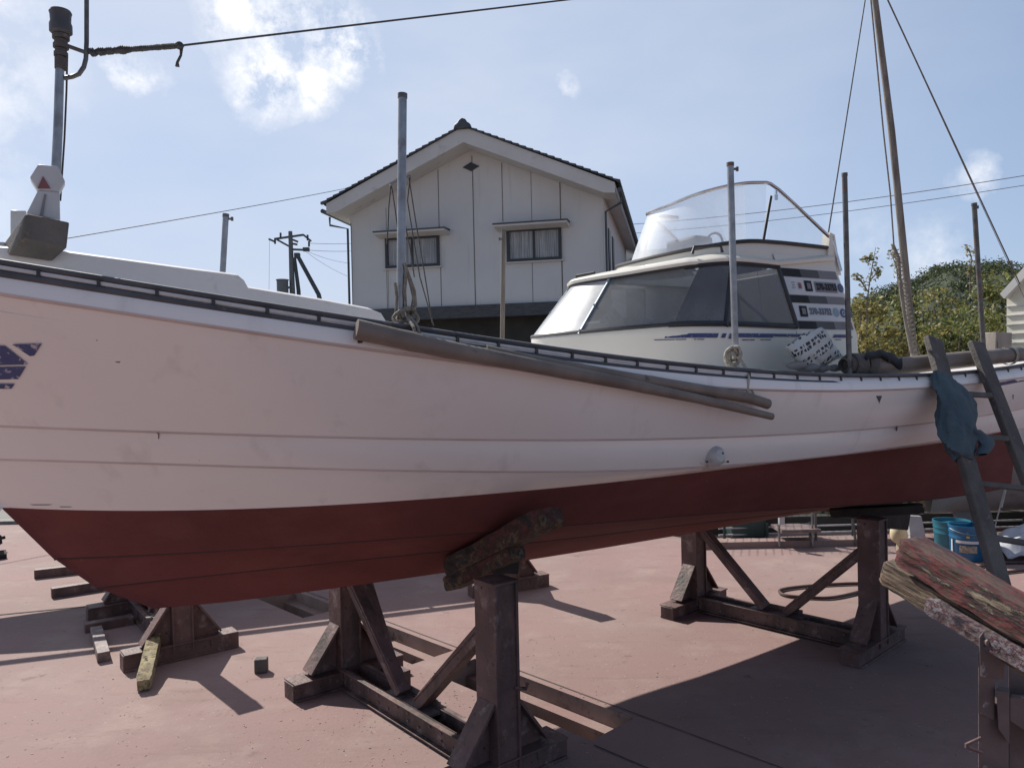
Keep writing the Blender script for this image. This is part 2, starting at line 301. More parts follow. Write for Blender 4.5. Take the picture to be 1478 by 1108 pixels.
# ------------------------------------------------------------ mesh helpers
class MB:
    def __init__(s): s.b = bmesh.new()
    def quad(s, *p): return s.b.faces.new([s.b.verts.new(Vector(q)) for q in p])
    def box(s, c, d, rot=None):
        m = Matrix.Translation(Vector(c)) @ ((rot.to_4x4() if rot else Matrix.Identity(4)) @ Matrix.Diagonal((*d, 1)))
        bmesh.ops.create_cube(s.b, size=1, matrix=m); return s
    def bar(s, p, q, wd, h, up=(0, 0, 1)):
        p = Vector(p); q = Vector(q); x = (q-p); Ln = x.length; x.normalize(); up = Vector(up)
        y = up.cross(x)
        if y.length < 1e-4: y = Vector((0, 1, 0)).cross(x)
        y.normalize(); z = x.cross(y)
        m = Matrix((x, y, z)).transposed()
        return s.box((p+q)/2, (Ln, wd, h), m)
    def tube(s, pts, r, n=10, caps=True):
        pts = [Vector(p) for p in pts]; rs = r if isinstance(r, (list, tuple)) else [r]*len(pts)
        rings = []; prev = None
        for i, p in enumerate(pts):
            t = (pts[min(i+1, len(pts)-1)]-pts[max(i-1, 0)]).normalized()
            if prev is None:
                a = Vector((0, 0, 1)) if abs(t.z) < .9 else Vector((1, 0, 0)); u = a.cross(t).normalized()
            else: u = (prev-t*prev.dot(t)).normalized()
            prev = u; v = t.cross(u)
            rings.append([s.b.verts.new(p+(u*math.cos(2*math.pi*k/n)+v*math.sin(2*math.pi*k/n))*rs[i]) for k in range(n)])
        for a, b in zip(rings, rings[1:]):
            for k in range(n): s.b.faces.new((a[k], a[(k+1) % n], b[(k+1) % n], b[k]))
        if caps: s.b.faces.new(rings[0][::-1]); s.b.faces.new(rings[-1])
        return s
    def prism(s, poly, off):
        a = [s.b.verts.new(Vector(p)) for p in poly]; off = Vector(off); b = [s.b.verts.new(Vector(p)+off) for p in poly]; n = len(a)
        s.b.faces.new(a[::-1]); s.b.faces.new(b)
        for k in range(n): s.b.faces.new((a[k], a[(k+1) % n], b[(k+1) % n], b[k]))
        return s
    def grid(s, rows, close=False):
        vs = [[s.b.verts.new(Vector(p)) for p in r] for r in rows]
        for a, b in zip(vs, vs[1:]):
            m = len(a)
            for k in range(m-(0 if close else 1)):
                try: s.b.faces.new((a[k], a[(k+1) % m], b[(k+1) % m], b[k]))
                except ValueError: pass
        return s
    def lathe(s, c, prof, n=24, axis=None):
        rot = Vector((0, 0, 1)).rotation_difference(Vector(axis or (0, 0, 1))).to_matrix()
        rows = [[Vector(c)+rot @ Vector((r*math.cos(2*math.pi*k/n), r*math.sin(2*math.pi*k/n), z)) for k in range(n)] for r, z in prof]
        return s.grid(rows, True)
ORG = {}
def org(o):
    return ORG.get(o.name, Vector((0, 0, 0)))
def obj(name, mb, m, parent=None, bevel=0, smooth=35, label=None, solid=0, local=False, merge=False, split=0):
    if split:       # every loose piece becomes a part of its own (split = number of islands fused into one piece)
        src = mb.b; seen = set(); groups = []
        src.verts.ensure_lookup_table()
        for v0 in src.verts:
            if v0 in seen: continue
            st_ = [v0]; seen.add(v0); fs = []
            fset = set()
            while st_:
                v = st_.pop()
                for f in v.link_faces:
                    if f not in fset:
                        fset.add(f); fs.append(f)
                        for q in f.verts:
                            if q not in seen: seen.add(q); st_.append(q)
            groups.append(fs)
        out = None
        for i in range(0, len(groups), split):
            nb_ = MB(); mp_ = {}
            for fs in groups[i:i+split]:
                for f in fs: nb_.b.faces.new([mp_.setdefault(v, None) or mp_.__setitem__(v, nb_.b.verts.new(v.co)) or mp_[v] for v in f.verts])
            o_ = obj(name, nb_, m, parent, bevel, smooth, label, solid, local, merge); out = out or o_
        src.free(); return out
    b = mb.b if isinstance(mb, MB) else mb
    if merge: bmesh.ops.remove_doubles(b, verts=b.verts, dist=1e-5)
    bmesh.ops.recalc_face_normals(b, faces=b.faces)
    o_w = org(parent) if (parent and not local) else Vector((0, 0, 0))
    if o_w.length: bmesh.ops.translate(b, verts=b.verts, vec=-o_w)
    me = bpy.data.meshes.new(name); b.to_mesh(me); b.free()
    for mm in (m if isinstance(m, (list, tuple)) else [m]): me.materials.append(MATS[mm])
    if smooth:
        for p in me.polygons: p.use_smooth = True
        me.set_sharp_from_angle(angle=R(smooth))
    o = bpy.data.objects.new(name, me); COL.objects.link(o)
    if parent: o.parent = parent
    ORG[o.name] = o_w
    if solid:
        k = o.modifiers.new('solid', 'SOLIDIFY'); k.thickness = solid; k.offset = 0
    if bevel:
        k = o.modifiers.new('bevel', 'BEVEL'); k.width = bevel; k.segments = 2; k.limit_method = 'ANGLE'; k.angle_limit = R(40)
    if label: o['label'] = label
    return o
def thing(name, label, cat, loc=(0, 0, 0), rz=0, group=None):
    o = bpy.data.objects.new(name, None); COL.objects.link(o); o.empty_display_size = .1
    o.location = loc; o.rotation_euler = (0, 0, rz); o['label'] = label; o['category'] = cat
    if group: o['group'] = group
    ORG[o.name] = Vector(loc); return o
def tag(o, label, cat, group=None):
    o['label'] = label; o['category'] = cat
    if group: o['group'] = group
    return o
def one(name, mb, m, label, cat, group=None, **k):
    return tag(obj(name, mb, m, **k), label, cat, group)
def struct(name, mb, m, **k):
    o = obj(name, mb, m, **k); o['kind'] = 'structure'; return o
def dup(root, loc, rz=0, scale=None, label=None):
    r = root.copy(); COL.objects.link(r); r.location = loc; r.rotation_euler = (0, 0, rz)
    if scale: r.scale = scale
    if label: r['label'] = label
    def rec(a, b):
        for ch in [x for x in a.children]:
            c = ch.copy(); COL.objects.link(c); c.parent = b; rec(ch, c)
    rec(root, r); return r
def catenary(p, q, sag, n=14):
    p = Vector(p); q = Vector(q); return [p.lerp(q, i/n)-Vector((0, 0, sag*4*(i/n)*(1-i/n))) for i in range(n+1)]

# ------------------------------------------------------------ ground with slipway pit
pit_a = math.atan2(-.72, .69)
pd = Vector((math.cos(pit_a), math.sin(pit_a), 0)); pn = Vector((-pd.y, pd.x, 0))   # pn: away from camera side
P_ORG = atZ(564, 904)            # far edge reference
def PT(a, b, z=0): return P_ORG + pd*a + pn*b + Vector((0, 0, z))
W_PIT = .31
slots = [(-1.35, -.62), (-.05, .66), (.86, 2.02)]
m = MB()
g = 600
m.quad(PT(-g, 0), PT(g, 0), PT(g, g), PT(-g, g))
m.quad(PT(-g, -g), PT(g, -g), PT(g, -W_PIT), PT(-g, -W_PIT))
edges = [-g]+[x for s_ in slots for x in s_]+[g]
for i in range(0, len(edges), 2):
    m.quad(PT(edges[i], -W_PIT), PT(edges[i+1], -W_PIT), PT(edges[i+1], 0), PT(edges[i], 0))
struct('ground', m, 'red_concrete', smooth=0, merge=True)
m = MB()
for a, b in slots:
    m.quad(PT(a, 0, 0), PT(b, 0, 0), PT(b, 0, -.085), PT(a, 0, -.085))
    m.quad(PT(a, -.075, -.085), PT(b, -.075, -.085), PT(b, -.075, -.45), PT(a, -.075, -.45))
    m.quad(PT(a, -W_PIT, 0), PT(b, -W_PIT, 0), PT(b, -W_PIT, -.45), PT(a, -W_PIT, -.45))
    m.quad(PT(a, 0, 0), PT(a, -W_PIT, 0), PT(a, -W_PIT, -.45), PT(a, 0, -.45))
    m.quad(PT(b, 0, 0), PT(b, -W_PIT, 0), PT(b, -W_PIT, -.45), PT(b, 0, -.45))
    m.quad(PT(a, 0, -.45), PT(b, 0, -.45), PT(b, -W_PIT, -.45), PT(a, -W_PIT, -.45))
struct('slipway_pit', m, 'pit_wall', smooth=0)
m = MB()
for a, b in slots: m.quad(PT(a, 0, -.085), PT(b, 0, -.085), PT(b, -.075, -.085), PT(a, -.075, -.085))
struct('pit_ledge', m, 'red_concrete', smooth=0)
m = MB()
for a, b in slots[1:]:
    for k in range(90):
        x = random.uniform(a, b); y = -random.betavariate(2, 2)*.075; r_ = random.uniform(.003, .009)
        bmesh.ops.create_icosphere(m.b, subdivisions=1, radius=r_, matrix=Matrix.Translation(PT(x, y, -.127)) @ Matrix.Diagonal((1, random.uniform(.6, 1.3), .6, 1)))
o = obj('gravel', m, 'pebble'); o['kind'] = 'stuff'
mb = m = MB(); rgd = random.Random(8)
for k in range(1500):
    px = rgd.uniform(-50, 1500); py = 800+310*rgd.random()**.8
    if k % 3 == 0: px = rgd.gauss(640, 130); py = rgd.gauss(1010, 45)
    py = min(1118, max(800, py)); c_ = atZ(px, py); q_ = c_-P_ORG; a_, b_ = q_.dot(pd), q_.dot(pn)
    if -W_PIT-.02 < b_ < .02: continue
    r_ = rgd.choice((.0015, .002, .003, .004)); bmesh.ops.create_icosphere(m.b, subdivisions=1, radius=r_, matrix=Matrix.Translation(c_+ZZ*.001) @ Matrix.Rotation(rgd.random()*3, 4, 'Z') @ Matrix.Diagonal((rgd.uniform(.7, 2.2), 1, .5, 1)))
o = obj('grit', m, 'pebble'); o['kind'] = 'stuff'
# pavement joints
m = MB()
def strip(p, q, wd, z=.004):
    p = Vector(p); q = Vector(q); d = (q-p).normalized(); nn = Vector((-d.y, d.x, 0))*wd/2; zz = Vector((0, 0, z))
    m.quad(p-nn+zz, q-nn+zz, q+nn+zz, p+nn+zz)
strip(PT(-5, .045), PT(4, .045), .006)
strip(PT(2.06, -W_PIT-.03), PT(4, -W_PIT-.03), .008)
strip(PT(-5, -W_PIT-.04), PT(-1.4, -W_PIT-.04), .008)
strip(PT(2.75, 0.03), PT(2.75, -W_PIT-.03), .012)
strip(atZ(-60, 893), atZ(400, 848), .022)
struct('pavement_joint', m, 'joint', smooth=0)

# ------------------------------------------------------------ boat frame
P0 = Vector((-.46, 3.78, 0)); U = Vector((math.cos(R(30)), math.sin(R(30)), 0)); NV = Vector((U.y, -U.x, 0))
def B(s, t, z): return P0+U*s+NV*t+Vector((0, 0, z))
def atT(px, py, t):
    p = onPlane(px, py, P0+NV*t, NV); return (p-P0).dot(U), p.z, p
boat = thing('fishing_boat', 'white wooden-style fishing boat with red bottom paint propped up on trestles, cabin amidships', 'boat', B(0, 0, .66))

class Line:
    def __init__(s, Bm, ss, xm, p, se, px, extra=(), deg=4, taper=.04):
        s.Bm, s.ss, s.xm, s.p, s.se, s.taper = Bm, ss, xm, p, se, taper
        S = []; Z = []; Wt = []
        for a, b in px:
            t = Bm
            for _ in range(12):
                q, z, _p = atT(a, b, t); t = .5*t+.5*s.t(q)
            S.append(q); Z.append(z); Wt.append(1)
        for a, b in extra: S.append(a); Z.append(b); Wt.append(.7)
        s.c = np.polyfit(S, Z, deg, w=Wt)
        s.rng = (min(S), max(S))
    def t(s, q):
        x = (q-s.ss)/s.xm
        if x <= 0: return .012
        v = s.Bm*(1-(1-min(x, 1))**s.p)
        if q > 1: v -= s.taper*(q-1)**1.6*.35
        return max(.012, v)
    def z(s, q): return float(np.polyval(s.c, q))
    def pt(s, v, side=1, out=0, dz=0):
        q = s.ss+(s.se-s.ss)*v; return B(q, side*(s.t(q)+out), s.z(q)+dz)
def stem(px, py):
    q, z, _ = atT(px, py, 0); return q, z
WLs = stem(2, 735); CAs = stem(78, 810); CBs = stem(140, 853); KLs = stem(222, 874)
sheer = Line(1.1, -3.0, 3.2, 2.2, 3.9, [(0, 388), (92, 397), (195, 411), (292, 425), (400, 436), (480, 452), (608, 474), (727, 491), (900, 518), (980, 530), (1081, 537), (1168, 542), (1260, 541), (1345, 538), (1478, 526)], [(-3.0, 2.32), (3.9, 1.69)])
mould = Line(1.125, -3.0, 3.2, 2.2, 3.88, [(0, 433), (135, 447), (270, 463), (400, 479), (520, 496), (700, 523), (1027, 558), (1081, 562), (1168, 567), (1260, 565), (1345, 554), (1478, 541)], [(-2.95, 2.20), (3.88, 1.60)])
st1 = Line(1.01, -2.2, 3.0, 2.1, 3.8, [(0, 617), (200, 620), (400, 625), (600, 630), (800, 634), (1000, 633), (1100, 628), (1200, 619), (1340, 610), (1478, 588)], [(-2.2, 1.57)])
st2 = Line(.95, -2.02, 2.9, 2.0, 3.76, [(0, 663), (200, 667), (400, 672), (550, 676), (700, 679), (850, 678), (980, 674), (1060, 670), (1200, 655), (1300, 643), (1400, 628)], [(-2.02, 1.42)])
wl = Line(.88, WLs[0], 2.75, 1.85, 3.70, [(100, 733), (200, 735), (330, 737), (430, 733), (500, 728), (650, 716), (800, 703), (1000, 680), (1130, 669), (1200, 660), (1340, 640), (1450, 622)], [(WLs[0], WLs[1])], taper=.01)
chA = Line(.64, CAs[0], 2.5, 1.6, 3.70, [(300, 786), (500, 786), (640, 779), (811, 752), (900, 747), (1200, 734), (1330, 718), (1450, 703)], [(CAs[0], CAs[1])], deg=4, taper=-.11)
chB = Line(.34, CBs[0], 2.2, 1.6, 3.62, [(253, 828), (380, 818), (500, 811), (638, 806), (807, 772), (900, 760)], [(CBs[0], CBs[1]), (2.4, .78), (3.6, .82)], deg=3, taper=-.05)
kl = Line(.04, KLs[0], .3, 1.5, 3.6, [(320, 871), (450, 852), (640, 830), (760, 804), (1000, 770), (1130, 744), (1200, 737)], [(KLs[0], KLs[1]), (3.6, .70)], deg=3)
for nm in ('sheer', 'mould', 'st1', 'st2', 'wl', 'chA', 'chB', 'kl'):
    l_ = globals()[nm]; print(nm, [round(l_.z(q), 3) for q in (-2.9, -2.2, -1.7, -1, 0, 1, 2, 3, 3.8)], [round(l_.t(q), 2) for q in (-1.7, -1, 0, 1, 3.8)])
NS = 90
vv = [(i/NS)**1.15 for i in range(NS+1)]
def panels(lines, sub=5, lip=.010):
    mb = MB()
    for side in (1, -1):
        for (la, lb) in zip(lines, lines[1:]):
            rows = []
            for k in range(sub+1):
                f = k/sub
                rows.append([la.pt(v, side, 0).lerp(lb.pt(v, side, lip if lb is not lines[-1] else 0), f)+NV*side*0.012*math.sin(math.pi*f)*min(1, v*3) for v in vv])
            mb.grid(rows)
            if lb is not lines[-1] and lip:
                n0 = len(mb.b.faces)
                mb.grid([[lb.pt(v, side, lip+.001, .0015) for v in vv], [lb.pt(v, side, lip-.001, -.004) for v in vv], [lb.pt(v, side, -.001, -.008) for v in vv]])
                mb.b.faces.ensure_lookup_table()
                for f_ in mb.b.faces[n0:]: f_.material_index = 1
    return mb
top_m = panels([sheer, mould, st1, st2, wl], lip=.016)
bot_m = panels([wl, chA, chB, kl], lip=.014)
bot_m.grid([[kl.pt(v, 1) for v in vv], [kl.pt(v, -1) for v in vv]])
# transom
def trans(lines):
    mb = MB(); rows = [[l.pt(1, sd*1) for l in lines] for sd in (1, -1)]
    mb.grid([[a.lerp(b, k/4) for a, b in zip(rows[0], rows[1])] for k in range(5)]); return mb
hull_top = obj('hull_topside', top_m, ['hull_white', 'lap_shadow'], boat, smooth=14)
hull_bot = obj('hull_bottom', bot_m, ['hull_red', 'lap_shadow_red'], boat, smooth=8)
obj('transom', trans([sheer, mould, st1, st2, wl]), 'hull_white', boat, smooth=0)
obj('transom_bottom', trans([wl, chA, chB, kl]), 'hull_red', boat, smooth=0)
# inner bulwark + deck + cap
mb = MB()
for sd in (1, -1):
    mb.grid([[sheer.pt(v, sd, 0, .002) for v in vv], [sheer.pt(v, sd, -min(.05, .8*sheer.t(sheer.ss+(sheer.se-sheer.ss)*v)), .002) for v in vv]])
    mb.grid([[sheer.pt(v, sd, -min(.05, .8*sheer.t(sheer.ss+(sheer.se-sheer.ss)*v)), .002) for v in vv], [mould.pt(v, sd, -min(.05, .8*mould.t(mould.ss+(mould.se-mould.ss)*v)), -.05) for v in vv]])
mb.grid([[mould.pt(v, 1, -min(.05, .8*mould.t(mould.ss+(mould.se-mould.ss)*v)), -.05) for v in vv], [mould.pt(v, -1, -min(.05, .8*mould.t(mould.ss+(mould.se-mould.ss)*v)), -.05) for v in vv]])
obj('deck', mb, 'deck_white', boat, smooth=30)
# stem post
mb = MB(); mb.tube([B(sheer.ss-.01, 0, sheer.z(sheer.ss)+.04), B(mould.ss-.01, 0, mould.z(mould.ss)), B(st1.ss-.0, 0, st1.z(st1.ss)), B(WLs[0], 0, WLs[1]), ], .016, 8)
obj('stem', mb, 'hull_white', boat)
# rails
def rail(dz, out, rw, rh, name, m_):
    mb = MB(); n = 8
    for sd in (1, -1):
        rows = []
        for v in vv:
            c = sheer.pt(v, sd, out, dz)
            rows.append([c+NV*sd*rw*math.cos(2*math.pi*k/n)+Vector((0, 0, rh*math.sin(2*math.pi*k/n))) for k in range(n)])
        mb.grid(rows, True)
    return obj(name, mb, m_, boat)
rail(.0, .012, .014, .010, 'upper_rail', 'rubber')
rail(-.0165, .012, .012, .0085, 'rail_inlay', 'rail_strip')
rail(-.036, .014, .018, .0125, 'rub_rail', 'rubber')
mb = MB()
q = -2.8
while q < 3.8:
    for sd in (1, -1):
        c = B(q, sd*(sheer.t(q)+.018), sheer.z(q)-.017); mb.box(c+NV*sd*.004, (.010, .012, .02), Matrix.Rotation(R(30), 3, 'Z'))
    q += .155
obj('rail_clip', mb, 'dark_trim', boat, split=1)

q_ = atT(516, 474, 1.05)[0]; mb = MB(); mb.box(B(q_, sheer.t(q_)+.02, sheer.z(q_)-.05), (.02, .04, .06), Matrix.Rotation(R(30), 3, 'Z')); obj('rail_bracket', mb, 'dark_trim', boat, bevel=.003)
# foredeck trunk
def trunk_profile():
    A = []
    for px, py in [(-60, 347), (92, 360), (200, 375), (280, 386), (342, 394)]:
        s_, z_, _ = atT(px, py, .38); A.append((s_, z_))
    for px, py in [(352, 400), (358, 411), (400, 418), (470, 430), (538, 443), (550, 448), (556, 458)]:
        s_, z_, _ = atT(px, py, .4); A.append((s_, z_))
    return A
TP = trunk_profile()
mb = MB()
rows = []
for s_, z_ in TP:
    hw = min(.4, .38*min(1, (s_+2.9)/1.2)+.02); zb = mould.z(s_)-.06
    rows.append([B(s_, hw*k/6, z_+.012*(1-(k/6)**2) if abs(k) < 6 else z_-.012) for k in range(-6, 7)])
mb.grid(rows)
for sg in (0, -1):
    rr = [r[sg] for r in rows]
    mb.grid([rr, [B(s_, (-1 if sg == 0 else 1)*(min(.4, .38*min(1, (s_+2.9)/1.2)+.02)+.02), mould.z(s_)-.1) for s_, z_ in TP]])
mb.grid([rows[-1], [p-Vector((0, 0, .3)) for p in rows[-1]]]); mb.grid([rows[0], [p-Vector((0, 0, .3)) for p in rows[0]]])
obj('foredeck_trunk', mb, 'deck_white', boat, smooth=40, bevel=0, merge=True)
# far side raised panel is the trunk as well; small white bitt at the bow
s_, z_, p_ = atT(3, 350, .38)

# ------------------------------------------------------------ cabin
cabin = thing('cabin', '', 'x', B(0, 0, .66)); del cabin['label']; del cabin['category']
cabin.parent = boat; cabin.location = (0, 0, 0)
# use a mesh object as the cabin part instead of an empty
COL.objects.unlink(cabin); bpy.data.objects.remove(cabin)
botR = [(.69, 0), (.72, .2), (.81, .40), (.93, .56), (1.07, .66), (1.25, .70), (1.5, .705), (1.884, .705)]
topR = [(.97, 0), (.99, .16), (1.05, .32), (1.14, .46), (1.28, .56), (1.43, .61), (1.60, .62), (1.83, .625)]
ZB, ZT = 1.88, 2.225
ZTl = [2.165, 2.167, 2.172, 2.185, 2.205, 2.225, 2.23, 2.225]
ZBl = [1.86, 1.862, 1.868, 1.875, 1.882, 1.885, 1.885, 1.88]
FAR = .75
def F(sd): return 1 if sd > 0 else -FAR
def sym(L_): return [(s+.16*t*max(0, 1-max(0, s-1.2)/.5), -t*FAR) for s, t in L_[::-1]]+list(L_[1:])
def symz(z): return list(z[::-1])+list(z[1:])
def sym2(L_): return [(s+.34*t, -t*.62) for s, t in L_[::-1]]+list(L_[1:])
def dens(L_, z, n=6):
    pts = [Vector((s, t, zz)) for (s, t), zz in zip(L_, z)]; out = []
    for i in range(len(pts)-1):
        a = pts[max(i-1, 0)]; b = pts[i]; c = pts[i+1]; d = pts[min(i+2, len(pts)-1)]
        for k in range(n):
            f = k/n; out.append(.5*((2*b)+(-a+c)*f+(2*a-5*b+4*c-d)*f*f+(-a+3*b-3*c+d)*f**3))
    out.append(pts[-1]); return out
botC = dens(sym(botR), symz(ZBl)); topC = dens(sym(topR), symz(ZTl))
def BV(v, out=0, c=None):
    return B(v.x, v.y, v.z)
# body: lower coaming from deck to window bottom, slight flare then in
mb = MB()
low = [Vector((v.x-.02 if v.x < 1 else v.x, v.y*1.0, 0)) for v in botC]
rows = [[B(v.x+(.05 if v.x < 1 else 0)*1, v.y*.97, 1.36) for v in botC], [B(v.x+.015, v.y*.985, 1.62) for v in botC], [B(v.x-.004, v.y*1.008, 1.845) for v in botC], [B(v.x-.004, v.y*1.008, 1.855) for v in botC], [BV(v) for v in botC]]
mb.grid(rows)
# aft body, window aft edge to cabin back
zs_aft = [(1.36, .685), (1.62, .695), (1.85, .712), (1.88, .705), (2.0, .68), (2.1, .66), (2.225, .63), (2.29, .615)]
def aft_s(z): return 2.46-(z-1.36)*.16
def side_t(z): return float(np.interp(z, [a for a, b in zs_aft], [b for a, b in zs_aft]))
for sd in (1, -1):
    mb.grid([[B(np.interp(z, [1.36, 1.88, 2.225, 2.3], [1.884, 1.884, 1.83, 1.82]), F(sd)*t, z), B(aft_s(z), F(sd)*t, z)] for z, t in zs_aft])
mb.grid([[B(aft_s(z), -t*FAR, z), B(aft_s(z), 0, z), B(aft_s(z), t, z)] for z, t in zs_aft])
cabin = obj('cabin', mb, 'gel_cream', boat, smooth=30)
# roof slab with lip
mb = MB()
ro = [Vector((v.x-(.03 if v.x < 1.3 else 0), v.y*1.035, v.z)) for v in topC]
ro += [Vector((2.3, .635, 2.28))]; ro = [Vector((2.3, -.635*FAR, 2.28))]+ro
rows = [[B(v.x+.02, v.y*.95, v.z-.004) for v in ro], [B(v.x, v.y, v.z-.002) for v in ro], [B(v.x-.004, v.y*1.006, v.z+.012) for v in ro], [B(v.x+.012, v.y*.985, v.z+.026) for v in ro]]
cx = 1.7
for f, dz in ((.8, .045), (.5, .07), (.2, .085), (.02, .09)):
    rows.append([B(cx+(v.x-cx)*f, v.y*f, v.z+.012+dz) for v in ro])
mb.grid(rows)
obj('roof', mb, 'gel_cream', cabin, smooth=50)
# upper helm coaming
mb = MB()
UP = [(1.36, 0), (1.37, .18), (1.42, .36), (1.52, .51), (1.66, .585), (1.85, .60), (2.1, .60), (2.33, .59)]
upz = [2.30, 2.305, 2.315, 2.33, 2.345, 2.35, 2.35, 2.35]
upC = dens(sym(UP), symz(upz))
mb.grid([[B(v.x-.015, v.y*1.03, 2.22) for v in upC], [B(v.x, v.y, v.z) for v in upC], [B(v.x+.03, v.y*.95, v.z) for v in upC], [B(v.x+.03, v.y*.95, 2.24) for v in upC]])
for sd in (1, -1):   # raised aft ears
    mb.prism([B(2.26, F(sd)*.56, 2.2), B(2.45-.06, F(sd)*.56, 2.2), B(2.34, F(sd)*.56, 2.43), B(2.30, F(sd)*.56, 2.44)], NV*sd*.05)
obj('helm_coaming', mb, 'gel_cream', cabin, smooth=40)
mb = MB()
mb.tube([B(v.x, v.y*1.012, v.z+.004) for v in upC]+[B(2.335, .598, 2.355), B(2.325, .60, 2.42)], .011, 8)
mb.tube([B(2.335, -.598*FAR, 2.355), B(2.325, -.60*FAR, 2.42)], .011, 8)
obj('coaming_trim', mb, 'dark_trim', cabin)
# windows
def wpt(i, f, out=0.0):
    return BV(botC[i]).lerp(BV(topC[i]), f)+out*((BV(botC[i])-B(1.7, 0, botC[i].z)).normalized())
nC = len(botC)
mid = (nC-1)//2
def wband(i0, i1, f0, f1, out):
    mb = MB(); idx = list(range(i0, i1+1)); mb.grid([[wpt(i, f0+(f1-f0)*k/6, out) for i in idx] for k in range(7)]); return mb
def near_i(pxq, f):   # index whose projected px closest (near side)
    best = None
    for i in range(mid, nC):
        p = wpt(i, f); d = CR.inverted() @ (p-CO); x = 739-1110*d.x/d.z
        if best is None or abs(x-pxq) < best[0]: best = (abs(x-pxq), i)
    return best[1]
iseam = near_i(838, 0.05)
print('seam', iseam, mid, nC)
fi = iseam-mid
for nm, a, b, mm in (('front_window', mid-fi, iseam, 'cabin_film'), ('side_window', iseam, nC-1, 'cabin_glass'), ('side_window', 0, mid-fi, 'cabin_glass')):
    obj(nm, wband(a, b, .0, 1.0, .006), mm, cabin, smooth=50)
mb = MB()
mb.tube([wpt(i, .035, .010) for i in range(nC)], .009, 6)
mb.tube([wpt(i, .985, .010) for i in range(nC)], .011, 6)
for i in (nC-1, 0): mb.tube([wpt(i, f/4, .010) for f in range(5)], .011, 6)
mb.tube([wpt(nC-5, f/4, .004) for f in range(5)], .001, 6)
for (i0_, i1_) in ((near_i(962, .03), nC-1), (0, nC-1-near_i(962, .03))):
    for (f0_, f1_) in ((-.01, .075), (.93, 1.01)): mb.grid([[wpt(i, f0_+(f1_-f0_)*k, .0095) for i in range(i0_, i1_+1)] for k in (0, 1)])
ip_ = near_i(1050, .5)
for i_ in (ip_, nC-1-ip_): mb.tube([wpt(i_, f/6, .0) for f in range(7)], .018, 8)
obj('window_frame', mb, 'dark_trim', cabin)
mb = MB()
for i in (iseam, 2*mid-iseam):
    mb.tube([wpt(i, f/4, .010) for f in range(5)], .006, 6)
    for f in (.06, .5, .95): bmesh.ops.create_icosphere(mb.b, subdivisions=1, radius=.008, matrix=Matrix.Translation(wpt(i, f, .016)))
obj('window_seam', mb, 'seal_grey', cabin, split=4)
# dark inner pillars and interior
mb = MB()
for sd in (1, -1):
    mb.prism([B(1.08, F(sd)*.62, 1.87), B(1.46, F(sd)*.62, 1.87), B(1.50, F(sd)*.56, 2.22), B(1.35, F(sd)*.56, 2.22)], NV*sd*.03)
    mb.prism([B(1.48, F(sd)*.64, 1.87), B(1.54, F(sd)*.64, 1.87), B(1.53, F(sd)*.57, 2.22), B(1.47, F(sd)*.57, 2.22)], NV*sd*.03)
mb.grid([[BV(v)-Vector((0, 0, .01)) for v in botC], [B(1.4, 0, 1.86) for v in botC]])
obj('pillar', mb, 'dark_trim', cabin, split=1)
mb = MB(); mb.box(B(2.25, .09, 1.95), (.02, 1.05, .6), Matrix.Rotation(R(30), 3, 'Z')); mb.box(B(1.95, .1, 1.8), (.28, .34, .3), Matrix.Rotation(R(30), 3, 'Z'))
mb.box(B(1.25, -.08, 1.9), (.2, .5, .14), Matrix.Rotation(R(30), 3, 'Z'))
obj('cabin_furniture', mb, 'decal_mid', cabin, bevel=.02, split=1)
# side decals
def side_patch(s0, s1, z0, z1, out=.004):
    mb = MB(); mb.grid([[B(s0+(s1-s0)*k/6+0*z, side_t(z)+out, z) for k in range(7)] for z in (z0, (z0+z1)/2, z1)]); return mb
def s_left(z): return np.interp(z, [1.88, 2.225], [1.905, 1.848])
def decal(z0, z1, s0f, s1f, m_, out=.004, name='decal'):
    mb = MB(); rows = []
    for k in range(5):
        z = z0+(z1-z0)*k/4; a = s_left(z); b = aft_s(z)-.02
        rows.append([B(a+(b-a)*(s0f+(s1f-s0f)*j/8), side_t(z)+out, z) for j in range(9)])
    mb.grid(rows); return obj(name, mb, m_, cabin, smooth=0)
for (z0, z1) in ((2.166, 2.212), (2.022, 2.063), (1.878, 1.921)):
    decal(z0, z1, 0, .33, 'decal_dark', name='stripe'); decal(z0, z1, .33, .66, 'decal_mid', name='stripe'); decal(z0, z1, .66, 1.0, 'decal_fade', name='stripe')
for (z0, z1) in ((2.066, 2.163), (1.924, 2.019)): decal(z0, z1, 0, 1.0, 'decal_pale', name='panel')
def textmesh(txt, size, name, m_, org_, dx, dz, parent, stroke=0.0):
    cu = bpy.data.curves.new(name, 'FONT'); cu.body = txt; cu.size = size; cu.offset = stroke
    to = bpy.data.objects.new(name, cu); COL.objects.link(to)
    dg = bpy.context.evaluated_depsgraph_get(); me = bpy.data.meshes.new_from_object(to.evaluated_get(dg))
    COL.objects.unlink(to); bpy.data.objects.remove(to)
    ow = org(parent)
    for v in me.vertices: v.co = Vector(org_)+Vector(dx)*v.co.x+Vector(dz)*v.co.y-ow
    me.materials.clear(); me.materials.append(MATS[m_])
    o = bpy.data.objects.new(name, me); COL.objects.link(o); o.parent = parent; ORG[o.name] = ow; return o
dzv = (B(2, side_t(2.12), 2.12)-B(2, side_t(2.08), 2.08)).normalized()
def SP(s, z, out=.008): return B(s, side_t(z)+out, z)
def sbox(s0, s1, z0, z1, m_, name='mark', out=.0065):
    mb = MB(); mb.quad(SP(s0, z0, out), SP(s1, z0, out), SP(s1, z1, out), SP(s0, z1, out)); return obj(name, mb, m_, cabin, smooth=0)
